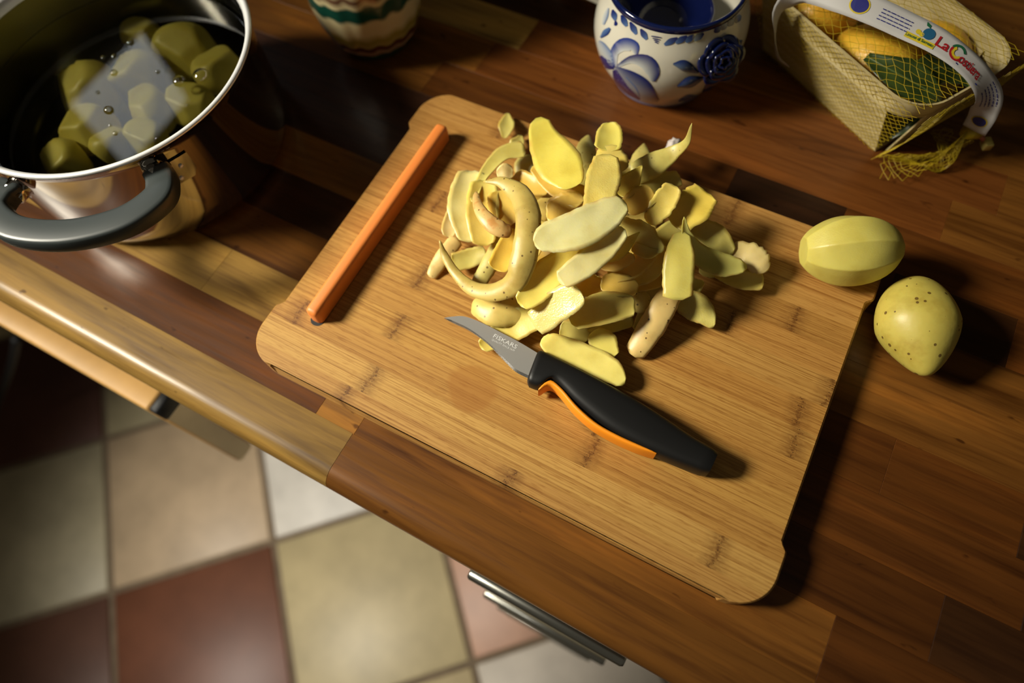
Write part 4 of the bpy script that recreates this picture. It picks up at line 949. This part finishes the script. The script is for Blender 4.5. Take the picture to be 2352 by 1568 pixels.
def s_of(px, py):
    best = min(range(90), key=lambda i: (lambda q: (CX + FPX * q.x / q.z - px) ** 2 + (CY + FPX * q.y / q.z - py) ** 2)(M.transposed() @ (fr[i][0] - CAM))); return best / 89
BLEN = sum((fr[i + 1][0] - fr[i][0]).length for i in range(89))
side = 1 if (M.transposed() @ fr[50][2]).y > 0 else -1   # +t side nearer the picture's lower edge
def band_shape(name, pts2, mat, off=.0004):
    """closed outline in (s, t)"""
    o = mesh(name, [on_band(s, t, off) for s, t in pts2], [tuple(range(len(pts2)))], mat, None, False); o.parent = band; o.matrix_parent_inverse = band.matrix_world.inverted(); return o
def disc_on(name, s0, t0, r, mat, off=.0004, n=20, a0=0, a1=360):
    w = .0085; ps = [(s0 + r / BLEN * math.cos(math.radians(a0 + (a1 - a0) * k / n)), t0 + side * r / w * math.sin(math.radians(a0 + (a1 - a0) * k / n))) for k in range(n)]; return band_shape(name, ps, mat, off)
def band_text(s, s0, s1, t0, hgt, mat, bold=True, flip=1):
    me = text_mesh(s, 1, bold); xs = [v.co.x for v in me.vertices]; x0, x1 = min(xs), max(xs)
    for v in me.vertices: v.co = on_band(s0 + (s1 - s0) * (v.co.x - x0) / (x1 - x0), t0 - side * flip * v.co.y * hgt, .0005)
    o = link('lettering', me, mat, None, False); o.parent = band; o.matrix_parent_inverse = band.matrix_world.inverted(); return o
sA = s_of(2158, 92); sB = s_of(2184, 118); sC = s_of(2258, 190)
band_text('La', sA, s_of(2178, 108), side * .35, 1.05, INK_RED)
band_text('ostiera', s_of(2206, 132), s_of(2250, 176), side * .42, 1.05, INK_RED)
s0 = s_of(2196, 122)
for r0, r1, mt, a0, a1 in ((.0052, .0036, INK_RED, 40, 200), (.0040, .0022, INK_YEL, 20, 230), (.0056, .0040, INK_GREEN, 200, 330)):
    n = 18; w = .0085
    ps = [(s0 + r0 / BLEN * math.cos(math.radians(a0 + (a1 - a0) * k / n)), -side * .05 + side * r0 / w * math.sin(math.radians(a0 + (a1 - a0) * k / n))) for k in range(n + 1)]
    ps += [(s0 + r1 / BLEN * math.cos(math.radians(a1 - (a1 - a0) * k / n)), -side * .05 + side * r1 / w * math.sin(math.radians(a1 - (a1 - a0) * k / n))) for k in range(n + 1)]
    band_shape('emblem', ps, mt, .0005)
band_shape('underline', [(s_of(2204, 130), side * .62), (s_of(2252, 180), side * .62), (s_of(2252, 180), side * .54), (s_of(2204, 130), side * .54)], INK_BLUE)
s1 = s_of(2128, 78); d_ = .0062 / BLEN
band_shape('sign', [(s1 - d_ * 1.5, side * .32), (s1 + d_ * 1.5, side * .32), (s1 + d_ * 1.5, side * .74), (s1 - d_ * 1.5, side * .74)], INK_YEL)
band_text('Limone di Sorrento', s1 - d_ * 1.42, s1 + d_ * 1.42, side * .62, .32, INK_GREEN)
disc_on('emblem', s1 + d_ * .4, -side * .12, .0036, INK_CYAN); disc_on('emblem', s1 - d_ * .55, side * .05, .0015, INK_YEL); disc_on('emblem', s1 - d_ * .15, side * .14, .0014, INK_YEL)
band_shape('emblem', [(s1 - d_ * .35, -side * .85), (s1 + d_ * .15, -side * .72), (s1 + d_ * .2, -side * .5), (s1 - d_ * .2, -side * .58)], INK_GREEN, .0005)
for sx_ in (s_of(1975, 10), s_of(2250, 275)):
    disc_on('seal', sx_, 0, .0054, INK_YEL, .0004, 24); disc_on('seal', sx_, 0, .0046, INK_BLUE, .0006, 24)
rd = random.Random(9)
def small_print(sa, sb, ts):
    for t in ts:
        s = sa + rd.uniform(0, .004)
        while s < sb:
            l = rd.uniform(.0012, .0030) / BLEN * 1.2
            band_shape('small_print', [(s, t - .035), (min(s + l, sb), t - .035), (min(s + l, sb), t + .035), (s, t + .035)], INK_BLUE); s += l + .0006 / BLEN
small_print(s_of(2015, 28), s_of(2088, 62), [-.35, -.1, .15, .4])
small_print(s_of(2262, 204), s_of(2268, 246), [-.6, -.35, -.1, .15, .45])
